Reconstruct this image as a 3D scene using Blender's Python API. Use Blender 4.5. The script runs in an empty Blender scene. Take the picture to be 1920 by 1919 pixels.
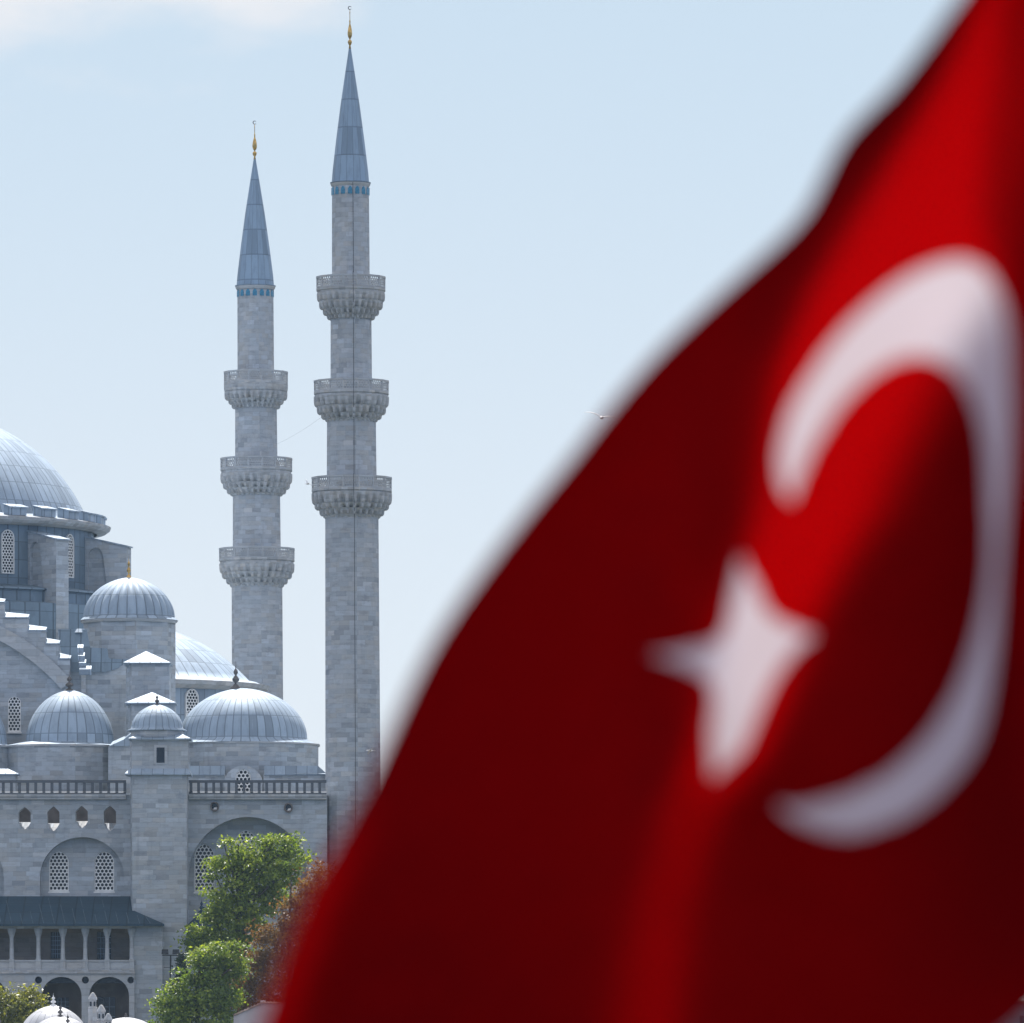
import bpy, bmesh, math, random
import numpy as np
from mathutils import Vector, Matrix
from mathutils.geometry import delaunay_2d_cdt

random.seed(7); RNG = np.random.default_rng(7)
C = bpy.context.scene.collection
SC = bpy.context.scene
R = math.radians

# ------------------------------------------------------------------ camera, sky, sun, exposure
F, HZ, CZ = 15240.0, 2080.0, 1.7          # focal length and horizon in photo pixels, eye height in metres
cd = bpy.data.cameras.new('camera'); cam = bpy.data.objects.new('camera', cd); C.objects.link(cam)
cam.location = (0, 0, CZ); cam.rotation_euler = (R(90), 0, 0)
cd.sensor_fit = 'HORIZONTAL'; cd.sensor_width = 36; cd.lens = 36 * F / 1920
cd.shift_y = (HZ - 959.5) / 1920
cd.clip_start = 0.5; cd.clip_end = 20000
cd.dof.use_dof = True; cd.dof.focus_distance = 612; cd.dof.aperture_fstop = 5.0
SC.camera = cam

SUN_EL, SUN_AZ = 57.0, -4.0               # behind the mosque, a little to the left
w = bpy.data.worlds.new('World'); SC.world = w; w.use_nodes = True
nt = w.node_tree; nt.nodes.clear()
def N(nt, t, **k):
    n = nt.nodes.new(t)
    for a, b in k.items(): setattr(n, a, b)
    return n
sky = N(nt, 'ShaderNodeTexSky', sky_type='NISHITA', sun_disc=False, sun_elevation=R(SUN_EL), sun_rotation=R(SUN_AZ) % (2*math.pi),
        altitude=50, air_density=1.0, dust_density=0.6, ozone_density=4.0)
bg = N(nt, 'ShaderNodeBackground'); bg.inputs[1].default_value = 0.055
out = N(nt, 'ShaderNodeOutputWorld')
# thin white cloud bank, in sky directions
tc = N(nt, 'ShaderNodeTexCoord'); sp = N(nt, 'ShaderNodeSeparateXYZ'); nt.links.new(tc.outputs['Generated'], sp.inputs[0])
mp = N(nt, 'ShaderNodeMapping'); mp.inputs['Scale'].default_value = (38, 38, 90); nt.links.new(tc.outputs['Generated'], mp.inputs[0])
nz = N(nt, 'ShaderNodeTexNoise'); nz.inputs['Detail'].default_value = 7; nz.inputs['Scale'].default_value = 1.0; nz.inputs['Roughness'].default_value = .55
nt.links.new(mp.outputs[0], nz.inputs[0])
def M(nt, op, a, b=None, c=None, clamp=False):
    n = N(nt, 'ShaderNodeMath', operation=op, use_clamp=clamp)
    for i, v in enumerate((a, b, c)):
        if v is None: continue
        if isinstance(v, (int, float)): n.inputs[i].default_value = v
        else: nt.links.new(v, n.inputs[i])
    return n.outputs[0]
def SS(nt, v, a, b):
    n = N(nt, 'ShaderNodeMapRange', interpolation_type='SMOOTHSTEP'); n.inputs[1].default_value = a; n.inputs[2].default_value = b
    nt.links.new(v, n.inputs[0]); return n.outputs[0]
el = sp.outputs[2]
edge = M(nt, 'ADD', el, M(nt, 'MULTIPLY', M(nt, 'SUBTRACT', nz.outputs[0], .5), .026))
edge = M(nt, 'SUBTRACT', edge, M(nt, 'MULTIPLY', SS(nt, sp.outputs[0], -.036, .0), .02))
cm = SS(nt, edge, .1245, .1375)
mx = N(nt, 'ShaderNodeMix', data_type='RGBA'); nt.links.new(M(nt, 'MULTIPLY', cm, .92), mx.inputs[0])
# deep blue overhead and to the north; a pale veil of thin cloud low towards the sun
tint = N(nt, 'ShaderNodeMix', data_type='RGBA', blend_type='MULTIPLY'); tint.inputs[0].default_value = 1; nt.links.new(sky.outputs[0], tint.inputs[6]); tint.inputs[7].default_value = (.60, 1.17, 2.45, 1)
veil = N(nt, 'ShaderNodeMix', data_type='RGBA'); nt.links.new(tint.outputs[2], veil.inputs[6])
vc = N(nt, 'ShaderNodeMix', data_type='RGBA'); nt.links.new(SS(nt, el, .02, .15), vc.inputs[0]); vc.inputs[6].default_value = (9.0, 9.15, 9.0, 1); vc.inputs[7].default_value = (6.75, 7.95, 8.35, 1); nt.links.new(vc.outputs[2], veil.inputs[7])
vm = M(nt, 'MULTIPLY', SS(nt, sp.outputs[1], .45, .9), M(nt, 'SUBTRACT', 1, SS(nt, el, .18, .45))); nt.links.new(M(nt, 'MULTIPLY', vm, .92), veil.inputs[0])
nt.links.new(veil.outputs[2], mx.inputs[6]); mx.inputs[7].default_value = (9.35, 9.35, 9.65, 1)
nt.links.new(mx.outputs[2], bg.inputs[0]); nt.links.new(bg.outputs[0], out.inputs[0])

s = Vector((math.sin(R(SUN_AZ))*math.cos(R(SUN_EL)), math.cos(R(SUN_AZ))*math.cos(R(SUN_EL)), math.sin(R(SUN_EL))))
sd = bpy.data.lights.new('sun', 'SUN'); sd.energy = 5.0; sd.angle = R(.53); sd.color = (1, .96, .91)
so = bpy.data.objects.new('sun', sd); C.objects.link(so); so.rotation_euler = (-s).to_track_quat('-Z', 'Y').to_euler(); so.location = (0, 300, 200)
SC.view_settings.view_transform = 'Standard'; SC.view_settings.look = 'None'; SC.view_settings.gamma = 1
SC.view_settings.exposure = 0.75
SC.cycles.max_bounces = 8; SC.cycles.transparent_max_bounces = 8

# ------------------------------------------------------------------ materials
def mat(name):
    m = bpy.data.materials.new(name); m.use_nodes = True; n = m.node_tree; n.nodes.clear()
    o = N(n, 'ShaderNodeOutputMaterial'); b = N(n, 'ShaderNodeBsdfPrincipled'); n.links.new(b.outputs[0], o.inputs[0])
    return m, n, b, o
def ramp(nt, fac, stops):
    r = N(nt, 'ShaderNodeValToRGB'); e = r.color_ramp.elements
    while len(e) < len(stops): e.new(.5)
    for q, (p, c) in zip(e, stops): q.position = p; q.color = (*c, 1) if len(c) == 3 else c
    nt.links.new(fac, r.inputs[0]); return r.outputs[0]
def mixc(nt, fac, a, b, mode='MIX'):
    n = N(nt, 'ShaderNodeMix', data_type='RGBA', blend_type=mode)
    for i, v in ((0, fac), (6, a), (7, b)):
        if isinstance(v, (int, float)): n.inputs[i].default_value = v
        elif isinstance(v, tuple): n.inputs[i].default_value = (*v, 1)
        else: nt.links.new(v, n.inputs[i])
    return n.outputs[2]
def uvxy(n):
    t = N(n, 'ShaderNodeTexCoord'); q = N(n, 'ShaderNodeSeparateXYZ'); n.links.new(t.outputs['UV'], q.inputs[0]); return t, q.outputs[0], q.outputs[1]
def noise(n, vec, scale, detail=4, rough=.55, sc=(1, 1, 1)):
    m_ = N(n, 'ShaderNodeMapping'); m_.inputs['Scale'].default_value = sc; n.links.new(vec, m_.inputs[0])
    k = N(n, 'ShaderNodeTexNoise'); k.inputs['Scale'].default_value = scale; k.inputs['Detail'].default_value = detail; k.inputs['Roughness'].default_value = rough
    n.links.new(m_.outputs[0], k.inputs[0]); return k.outputs[0]

def stone_mat(name, base, rowh=.35, bw=.95, contrast=1.05, stain=.85):
    m, n, b, o = mat(name); t, u, v = uvxy(n)
    row = M(n, 'FLOOR', M(n, 'DIVIDE', v, rowh))
    wn0 = N(n, 'ShaderNodeTexWhiteNoise', noise_dimensions='1D'); n.links.new(row, wn0.inputs['W'])
    uu = M(n, 'ADD', M(n, 'DIVIDE', u, bw), M(n, 'MULTIPLY', wn0.outputs[0], 3.7))
    col = M(n, 'FLOOR', uu)
    cb = N(n, 'ShaderNodeCombineXYZ'); n.links.new(col, cb.inputs[0]); n.links.new(row, cb.inputs[1])
    wn = N(n, 'ShaderNodeTexWhiteNoise', noise_dimensions='2D'); n.links.new(cb.outputs[0], wn.inputs[0])
    k = contrast
    val = ramp(n, wn.outputs[0], [(0, (1-.26*k,)*3), (.12, (1-.10*k,)*3), (.5, (1,)*3), (.86, (1+.08*k,)*3), (1, (1+.24*k,)*3)])
    tint = ramp(n, M(n, 'FRACT', M(n, 'MULTIPLY', wn.outputs[0], 17.3)), [(0, (.97, 1, 1.02)), (.6, (1, 1, 1)), (1, (1.05, 1, .94))])
    c = mixc(n, 1, tuple(base), val, 'MULTIPLY'); c = mixc(n, 1, c, tint, 'MULTIPLY')
    # mortar joints
    fv = M(n, 'FRACT', M(n, 'DIVIDE', v, rowh)); fu = M(n, 'FRACT', uu)
    j = M(n, 'MAXIMUM', M(n, 'LESS_THAN', fv, .09), M(n, 'LESS_THAN', fu, .022))
    c = mixc(n, M(n, 'MULTIPLY', j, .22), c, tuple(x*.45 for x in base))
    # weather stains: long horizontal streaks and big patches
    st = noise(n, t.outputs['UV'], 1.0, 6, .7, (1.1, 3.4, 1))
    c = mixc(n, M(n, 'MULTIPLY', SS(n, st, .46, .70), .42*stain), c, tuple(x*.40 for x in base))
    bp = noise(n, t.outputs['UV'], .22, 4, .6)
    c = mixc(n, M(n, 'MULTIPLY', SS(n, bp, .5, .75), .35*stain), c, (base[0]*1.28, base[1]*1.17, base[2]*1.02))
    dr = noise(n, t.outputs['UV'], 1.0, 4, .6, (1.9, .16, 1))
    c = mixc(n, M(n, 'MULTIPLY', SS(n, dr, .56, .78), .40*stain), c, tuple(x*.42 for x in base))
    so_ = noise(n, t.outputs['UV'], .55, 6, .7)
    c = mixc(n, M(n, 'MULTIPLY', SS(n, so_, .56, .72), .5*stain), c, (base[0]*.42, base[1]*.46, base[2]*.52))
    n.links.new(c, b.inputs['Base Color']); b.inputs['Roughness'].default_value = .9; b.inputs['Specular IOR Level'].default_value = .2
    bm_ = N(n, 'ShaderNodeBump'); bm_.inputs['Strength'].default_value = .5; bm_.inputs['Distance'].default_value = .03
    h = M(n, 'ADD', M(n, 'MULTIPLY', j, -1), M(n, 'MULTIPLY', noise(n, t.outputs['UV'], 5, 4), .8)); n.links.new(h, bm_.inputs['Height'])
    n.links.new(bm_.outputs[0], b.inputs['Normal'])
    return m
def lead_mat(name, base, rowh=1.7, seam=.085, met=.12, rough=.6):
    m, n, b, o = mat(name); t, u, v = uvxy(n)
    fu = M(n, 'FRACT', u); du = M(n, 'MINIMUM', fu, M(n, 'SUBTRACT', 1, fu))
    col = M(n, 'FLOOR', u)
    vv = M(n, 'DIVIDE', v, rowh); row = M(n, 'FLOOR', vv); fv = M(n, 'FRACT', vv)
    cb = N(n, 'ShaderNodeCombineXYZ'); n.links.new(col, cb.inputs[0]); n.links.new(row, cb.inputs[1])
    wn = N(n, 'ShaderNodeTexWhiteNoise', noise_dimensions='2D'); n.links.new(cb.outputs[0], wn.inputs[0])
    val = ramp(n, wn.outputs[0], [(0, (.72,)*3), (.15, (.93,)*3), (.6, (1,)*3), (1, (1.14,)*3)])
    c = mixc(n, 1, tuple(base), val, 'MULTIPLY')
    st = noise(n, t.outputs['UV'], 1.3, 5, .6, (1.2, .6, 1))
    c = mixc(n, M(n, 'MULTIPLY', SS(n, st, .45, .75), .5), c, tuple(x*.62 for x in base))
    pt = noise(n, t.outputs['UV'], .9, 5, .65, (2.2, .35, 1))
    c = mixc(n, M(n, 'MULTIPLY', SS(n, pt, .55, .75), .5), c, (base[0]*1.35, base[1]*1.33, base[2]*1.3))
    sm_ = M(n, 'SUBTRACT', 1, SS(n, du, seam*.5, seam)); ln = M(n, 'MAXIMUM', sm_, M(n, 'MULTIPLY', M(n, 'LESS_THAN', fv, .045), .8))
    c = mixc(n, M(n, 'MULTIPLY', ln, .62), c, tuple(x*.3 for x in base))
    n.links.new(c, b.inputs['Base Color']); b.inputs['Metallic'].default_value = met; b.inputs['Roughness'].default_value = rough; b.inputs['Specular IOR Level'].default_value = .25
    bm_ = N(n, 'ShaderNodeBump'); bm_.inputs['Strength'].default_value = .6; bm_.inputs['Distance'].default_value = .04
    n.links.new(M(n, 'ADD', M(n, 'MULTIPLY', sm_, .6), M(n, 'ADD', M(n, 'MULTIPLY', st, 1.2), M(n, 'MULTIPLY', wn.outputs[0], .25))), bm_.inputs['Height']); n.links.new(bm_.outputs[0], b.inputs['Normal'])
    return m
def plain(name, base, rough=.6, met=0, var=.25, scale=3):
    m, n, b, o = mat(name); t = N(n, 'ShaderNodeTexCoord')
    k = noise(n, t.outputs['Object'], scale, 4)
    c = mixc(n, SS(n, k, .35, .7), tuple(x*(1-var) for x in base), tuple(min(1, x*(1+var)) for x in base))
    n.links.new(c, b.inputs['Base Color']); b.inputs['Roughness'].default_value = rough; b.inputs['Metallic'].default_value = met
    return m
STONE = stone_mat('limestone_blocks', (.375, .41, .45))
STONE_MIN = stone_mat('limestone_minaret', (.39, .42, .46), .36, .85, .95, .9)
STONE_TRIM = stone_mat('limestone_trim', (.42, .44, .465), .5, 1.6, .5, .7)
STONE_WORN = stone_mat('limestone_weathered', (.42, .435, .455), .28, .5, .9, 1.0)
STONE_DARK = stone_mat('dark_limestone', (.11, .125, .15), .35, .95, .6, .5)  # darker limestone tone for the rails and balusters
LATTICE = plain('white_lattice_stone', (.76, .76, .75), .85, 0, .10, 2)
LEAD = lead_mat('lead_sheet', (.32, .40, .49))
LEAD_FLAT = lead_mat('lead_flashing', (.29, .36, .44), 2.2, .04)
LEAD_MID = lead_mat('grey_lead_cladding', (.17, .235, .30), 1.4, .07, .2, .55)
LEAD_SEAM = plain('dark_lead_seam', (.09, .13, .17), .6, .2, .3, 2)  # dark seam tone, slightly lighter than the gallery roof lead
LEAD_DARK = lead_mat('shaded_lead_roof', (.03, .062, .095), 1.6, .05, .25, .55)  # lead with shade put into its base colour, for roofs lying in shadow
GLASS = plain('dark_window', (.018, .024, .035), .25, 0, .3, 1)
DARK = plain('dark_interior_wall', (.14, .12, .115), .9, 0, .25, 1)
GLASS.node_tree.nodes['Principled BSDF'].inputs['Specular IOR Level'].default_value = .25
GOLD = plain('gilded_copper', (.55, .36, .12), .35, 1, .3, 4)
BRONZE = plain('dark_bronze', (.13, .12, .12), .5, .6, .3, 4)
IRON = plain('dark_iron', (.016, .018, .022), .85, 0, .2, 5)
TILE = plain('turquoise_tile', (.02, .20, .34), .35, 0, .3, 6)
CABLE = plain('black_cable', (.06, .065, .075), .7, 0, .1, 5)
PLASTER = plain('white_plaster', (.46, .43, .45), .9, 0, .08, 1)
RTILE = plain('weathered_roof_tile', (.42, .30, .25), .85, 0, .35, 3)
BARK = plain('bark', (.07, .055, .042), .95, 0, .35, 4)
GROUND = plain('dry_grass_ground', (.075, .08, .06), .95, 0, .35, .08)

def leaf_mat(name, dark, mid, light, trans=.45, spec=.4):
    m, n, b, o = mat(name)
    a = N(n, 'ShaderNodeAttribute', attribute_name='tone')
    c = ramp(n, a.outputs['Fac'], [(0, dark), (.5, mid), (1, light)])
    n.links.new(c, b.inputs['Base Color']); b.inputs['Roughness'].default_value = .38; b.inputs['Specular IOR Level'].default_value = spec
    tr = N(n, 'ShaderNodeBsdfTranslucent'); cc = mixc(n, 1, c, (1.5, 1.5, .6), 'MULTIPLY'); n.links.new(cc, tr.inputs[0])
    ms = N(n, 'ShaderNodeMixShader'); ms.inputs[0].default_value = trans
    n.links.new(b.outputs[0], ms.inputs[1]); n.links.new(tr.outputs[0], ms.inputs[2]); n.links.new(ms.outputs[0], o.inputs[0])
    return m
LEAF_G = leaf_mat('plane_tree_leaves', (.065,.11,.026), (.165,.235,.036), (.38,.43,.065), .48)
LEAF_D = leaf_mat('dense_green_leaves', (.055,.10,.026), (.13,.20,.03), (.33,.38,.055), .45)
LEAF_R = leaf_mat('bronze_leaves', (.08,.04,.016), (.17,.085,.03), (.30,.18,.05), .48, .2)
LEAF_Y = leaf_mat('yellow_green_leaves', (.07,.085,.022), (.18,.19,.035), (.34,.33,.055), .45)
LEAF_C = leaf_mat('cypress_needles', (.012,.028,.022), (.025,.05,.035), (.04,.07,.04), .1)

def cloth(name, col, tcol, tr=.5):
    m, n, b, o = mat(name)
    t = N(n, 'ShaderNodeTexCoord'); k = noise(n, t.outputs['UV'], 300, 2)
    c = mixc(n, SS(n, k, .3, .7), tuple(x*.94 for x in col), tuple(min(1, x*1.06) for x in col))
    d = N(n, 'ShaderNodeBsdfDiffuse'); n.links.new(c, d.inputs[0])
    q = N(n, 'ShaderNodeBsdfTranslucent'); q.inputs[0].default_value = (*tcol, 1)
    ms = N(n, 'ShaderNodeMixShader'); ms.inputs[0].default_value = tr
    n.links.new(d.outputs[0], ms.inputs[1]); n.links.new(q.outputs[0], ms.inputs[2]); n.links.new(ms.outputs[0], o.inputs[0])
    return m
FLAG_RED = cloth('red_flag_cloth', (.03, .0006, .002), (.38, .0003, .0008), .40)
FLAG_WHITE = cloth('white_flag_cloth', (.55, .51, .65), (.52, .44, .46), .42)

# ------------------------------------------------------------------ helpers
def PX(px, Y): return (px - 960) * Y / F
def PZ(py, Y): return CZ + (HZ - py) * Y / F
def S(n, Y): return n * Y / F
def empty(name, loc, label=None, cat=None, group=None):
    o = bpy.data.objects.new(name, None); C.objects.link(o); o.location = loc; o.empty_display_size = .5
    if label: tag(o, label, cat, group)
    bpy.context.view_layer.update(); return o
def tag(o, label, cat, group=None):
    o['label'] = label; o['category'] = cat
    if group: o['group'] = group
    return o

class MB:
    """collects faces in world metres and links them as one mesh object"""
    def __init__(s): s.v = []; s.f = []; s.uv = []; s.sm = []
    def face(s, pts, uv=None, smooth=False):
        i = len(s.v); s.v += [tuple(p) for p in pts]; s.f.append(list(range(i, i+len(pts)))); s.uv.append(uv); s.sm.append(smooth)
    def box(s, x0, x1, y0, y1, z0, z1):
        p = [(x0,y0,z0),(x1,y0,z0),(x1,y1,z0),(x0,y1,z0),(x0,y0,z1),(x1,y0,z1),(x1,y1,z1),(x0,y1,z1)]
        for q in ((0,1,5,4),(1,2,6,5),(2,3,7,6),(3,0,4,7),(4,5,6,7),(3,2,1,0)): s.face([p[k] for k in q])
    def pbox(s, Y, x0, x1, ytop, ybot, depth):
        s.box(PX(x0,Y), PX(x1,Y), Y, Y+depth, PZ(ybot,Y), PZ(ytop,Y))
    def loft(s, a, b, cap0=True, cap1=True):
        n = len(a)
        for i in range(n):
            j = (i+1) % n; s.face([a[i], a[j], b[j], b[i]])
        if cap0: s.face(list(reversed(a)))
        if cap1: s.face(b)
    def prism(s, plan, z0, z1):
        s.loft([(x,y,z0) for x,y in plan], [(x,y,z1) for x,y in plan])
    def lathe(s, c, prof, n, panels=None, mod=None, smooth=True, a0=0.0, a1=2*math.pi, lean=None, phase=0.0):
        """prof: (radius, z) from top to bottom; uv in metres, or seams when panels given"""
        rm = max(r for r, z in prof); L = [0]
        for (r0,z0),(r1,z1) in zip(prof, prof[1:]): L.append(L[-1] + math.hypot(r1-r0, z1-z0))
        P = []
        for k,(r,z) in enumerate(prof):
            row = []
            for i in range(n+1):
                a = a0 + (a1-a0)*i/n + phase
                rr = r*(mod(a, k/(len(prof)-1)) if mod else 1)
                dx = lean(z) if lean else 0
                row.append((c[0]+dx+rr*math.sin(a), c[1]-rr*math.cos(a), z))
            P.append(row)
        for k in range(len(prof)-1):
            for i in range(n):
                ua = (panels*i/n, panels*(i+1)/n) if panels else (rm*(a1-a0)*i/n, rm*(a1-a0)*(i+1)/n)
                vv = (-L[k], -L[k+1]) if panels else (prof[k][1], prof[k+1][1])
                q = [P[k][i], P[k+1][i], P[k+1][i+1], P[k][i+1]]; uv = [(ua[0],vv[0]),(ua[0],vv[1]),(ua[1],vv[1]),(ua[1],vv[0])]
                if prof[k][0] < 1e-6: q = q[:3]; uv = uv[:3]
                elif prof[k+1][0] < 1e-6: q = [q[0],q[1],q[3]]; uv = [uv[0],uv[1],uv[3]]
                s.face(q, uv, smooth)
    def plate(s, Y, outer, holes=(), depth=.6, back=False, sides=True):
        """wall in the plane y=Y; outer/holes are photo-pixel outlines; reveals run back by depth"""
        o = [Vector((PX(x,Y), PZ(y,Y))) for x,y in outer]; hs = [[Vector((PX(x,Y), PZ(y,Y))) for x,y in h] for h in holes]
        vs = list(o); es = [(i,(i+1)%len(o)) for i in range(len(o))]
        for h in hs:
            b = len(vs); vs += h; es += [(b+i, b+(i+1)%len(h)) for i in range(len(h))]
        rv, re, rf, *_ = delaunay_2d_cdt(vs, es, [], 0, 1e-6)
        for f in rf:
            c = sum((rv[i] for i in f), Vector((0,0)))/len(f)
            if not inside(c, o) or any(inside(c, h) for h in hs): continue
            s.face([(rv[i].x, Y, rv[i].y) for i in f])
            if back: s.face([(rv[i].x, Y+depth, rv[i].y) for i in reversed(f)])
        for lp in ([o] if sides else []) + hs:
            for i in range(len(lp)):
                a, b = lp[i], lp[(i+1)%len(lp)]
                s.face([(a.x,Y,a.y),(b.x,Y,b.y),(b.x,Y+depth,b.y),(a.x,Y+depth,a.y)])
    def tube(s, pts, rad, n=8):
        rings = []
        for i,p in enumerate(pts):
            p = Vector(p); d = (Vector(pts[min(i+1,len(pts)-1)]) - Vector(pts[max(i-1,0)])).normalized()
            a = d.cross(Vector((0,1,0.13))).normalized(); b = d.cross(a); r = rad[i] if isinstance(rad,(list,tuple)) else rad
            rings.append([p + a*r*math.cos(2*math.pi*k/n) + b*r*math.sin(2*math.pi*k/n) for k in range(n)])
        for q in range(len(rings)-1): s.loft(rings[q], rings[q+1], q == 0, q == len(rings)-2)
    def build(s, name, m, parent=None, uvscale=1.0, weld=True):
        me = bpy.data.meshes.new(name); me.from_pydata(s.v, [], s.f); me.materials.append(m)
        ul = me.uv_layers.new(name='UVMap'); k = 0; buf = []
        for p, uv in zip(me.polygons, s.uv):
            if uv: buf += [c for q in uv for c in q]
            else:
                n = p.normal
                if abs(n.z) > .9: t = Vector((1,0,0)); b = Vector((0,1,0))
                else: t = Vector((-n.y, n.x, 0)).normalized(); t = -t if (t.x < 0 or (abs(t.x) < 1e-4 and t.y < 0)) else t; b = Vector((0,0,1)) if uvscale == 1.0 else n.cross(t)
                for vi in p.vertices:
                    q = Vector(s.v[vi]); buf += [q.dot(t)*uvscale, q.dot(b)]
        ul.data.foreach_set('uv', buf)
        me.polygons.foreach_set('use_smooth', s.sm)
        if weld:
            bm = bmesh.new(); bm.from_mesh(me); bmesh.ops.remove_doubles(bm, verts=bm.verts, dist=.0008); bmesh.ops.recalc_face_normals(bm, faces=bm.faces); bm.to_mesh(me); bm.free()
        o = bpy.data.objects.new(name, me); C.objects.link(o)
        if parent: adopt(o, parent)
        return o
def world_loc(o):
    v = Vector(o.location)
    while o.parent: o = o.parent; v = v + Vector(o.location)
    return v
def adopt(o, parent):
    o.parent = parent; o.location = Vector(o.location) - world_loc(parent)
def inside(p, poly):
    c = False; n = len(poly); j = n-1
    for i in range(n):
        a, b = poly[i], poly[j]
        if (a.y > p.y) != (b.y > p.y) and p.x < (b.x-a.x)*(p.y-a.y)/(b.y-a.y)+a.x: c = not c
        j = i
    return c
def arch(cx, hw, apex, spring, base, k=9):
    """pointed-arch outline in photo pixels (y down), anticlockwise from the lower left"""
    h = spring - apex; pts = [(cx-hw, base)] if base > spring + .5 else []
    L = []
    if h >= hw:
        e = (h*h - hw*hw)/(2*hw); rr = hw + e; t1 = math.atan2(h, e) if e > 1e-6 else math.pi/2
        for i in range(k+1):
            t = t1*i/k; L.append((-(rr*math.cos(t) - e), rr*math.sin(t)))
    else:
        for i in range(k+1):
            t = math.pi/2*i/k; L.append((-hw*math.cos(t), h*math.sin(t)))
    pts += [(cx+x, spring-y) for x,y in L] + [(cx-x, spring-y) for x,y in reversed(L[:-1])]
    if base > spring + .5: pts.append((cx+hw, base))
    return pts
def hexgrid(poly, pitch, hole=.70, sides=6):
    """flat lattice of round-ish holes clipped to a convex outline; returns a bmesh in (x, 0, z)"""
    bm = bmesh.new(); xs = [p[0] for p in poly]; zs = [p[1] for p in poly]; cx = (min(xs)+max(xs))/2; z0 = min(zs)
    rx = pitch/math.sqrt(3); nx = int((max(xs)-min(xs))/pitch)+3; nz = int((max(zs)-min(zs))/(1.5*rx))+3
    for j in range(-1, nz):
        for i in range(-nx, nx+1):
            x = cx + (i + .5*(j % 2))*pitch; z = z0 + (j+.5)*1.5*rx
            if x < min(xs)-pitch or x > max(xs)+pitch: continue
            o = [bm.verts.new((x+rx*math.sin(math.pi/3*k), 0, z+rx*math.cos(math.pi/3*k))) for k in range(6)]
            q = [bm.verts.new((x+rx*hole*math.sin(math.pi/3*k), 0, z+rx*hole*math.cos(math.pi/3*k))) for k in range(6)]
            for k in range(6): bm.faces.new((o[k], o[(k+1)%6], q[(k+1)%6], q[k]))
    bmesh.ops.remove_doubles(bm, verts=bm.verts, dist=pitch*.01)
    n = len(poly); A = sum(poly[i][0]*poly[(i+1)%n][1]-poly[(i+1)%n][0]*poly[i][1] for i in range(n))
    for i in range(n):
        a, b = poly[i], poly[(i+1)%n]; d = Vector((b[0]-a[0], b[1]-a[1]))
        if d.length < 1e-6: continue
        nn = Vector((d.y, 0, -d.x)) if A > 0 else Vector((-d.y, 0, d.x))
        bmesh.ops.bisect_plane(bm, geom=bm.verts[:]+bm.edges[:]+bm.faces[:], plane_co=(a[0],0,a[1]), plane_no=nn, clear_outer=True)
    return bm
def window(parent, Y, outline, pitch=7.2, deep=.25, sill=True, hole=.72):
    """lattice window: frame (the part), lattice and dark pane (sub-parts)"""
    w2 = [(PX(x,Y), PZ(y,Y)) for x,y in outline]; cx = sum(p[0] for p in w2)/len(w2); cz = sum(p[1] for p in w2)/len(w2)
    inn = [(cx+(x-cx)*.90, cz+(z-cz)*.95) for x,z in w2]
    f = MB(); n = len(w2)
    for i in range(n):
        j = (i+1)%n; a,b,c,d = w2[i], w2[j], inn[j], inn[i]
        f.face([(a[0],Y,a[1]),(b[0],Y,b[1]),(c[0],Y,c[1]),(d[0],Y,d[1])])
        f.face([(d[0],Y,d[1]),(c[0],Y,c[1]),(c[0],Y+.12,c[1]),(d[0],Y+.12,d[1])])
        f.face([(b[0],Y,b[1]),(a[0],Y,a[1]),(a[0],Y+.12,a[1]),(b[0],Y+.12,b[1])])
    if sill:
        x0, x1, zb = min(p[0] for p in w2), max(p[0] for p in w2), min(p[1] for p in w2)
        f.box(x0-.06, x1+.06, Y-.10, Y+.1, zb-.11, zb-.003)
    fo = f.build('window', LATTICE, parent)
    bm = hexgrid(inn, S(pitch,Y), hole)
    r = bmesh.ops.extrude_face_region(bm, geom=bm.faces[:]); bmesh.ops.translate(bm, verts=[v for v in r['geom'] if isinstance(v, bmesh.types.BMVert)], vec=(0,.06,0))
    bmesh.ops.translate(bm, verts=bm.verts[:], vec=(0,Y+.03,0)); bmesh.ops.recalc_face_normals(bm, faces=bm.faces[:])
    me = bpy.data.meshes.new('lattice'); bm.to_mesh(me); bm.free(); me.materials.append(LATTICE)
    lo = bpy.data.objects.new('lattice', me); C.objects.link(lo); adopt(lo, fo)
    p = MB(); p.face([(x,Y+deep,z) for x,z in w2]); p.build('pane', GLASS, fo)
    return fo
def finial(parent, px, Yc, ybase, ytop, wide=5.0, m=BRONZE, name='finial'):
    """alem: stacked bulbs and a needle ending in a little crescent"""
    h = ybase - ytop
    prof = [(.02,1),(.03,.84),(.10,.80),(.10,.78),(.08,.74),(.35,.66),(.42,.60),(.30,.54),(.14,.50),(.30,.46),(.62,.38),(.66,.32),(.40,.26),(.16,.22),(.20,.20),(.40,.17),(.80,.10),(1.0,.03),(1.05,-.02),(0,-.03)]
    mb = MB(); mb.lathe((PX(px,Yc),Yc), [(S(r*wide*1.3,Yc), PZ(ybase-h*t,Yc)) for r,t in prof], 14)
    return mb.build(name, m, parent)
def dome_prof(r, ytop, ybase, k=18, point=0.0, belly=1.0):
    P = []
    for i in range(k+1):
        a = math.pi/2*(1-i/k); rr = r*math.cos(a)**belly; y = ybase-(ybase-ytop)*(math.sin(a)*(1-point) + point*(1-math.cos(a)**1.0))
        P.append((rr if i else 0.0, y))
    return P
def cap_prof(Rr, cy, ybase, k=18):
    a1 = math.acos((cy-ybase)/Rr); return [(Rr*math.sin(a1*i/k), cy-Rr*math.cos(a1*i/k)) for i in range(k+1)]
def PL(prof, Yc): return [(S(r,Yc), PZ(y,Yc)) for r,y in prof]

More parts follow.
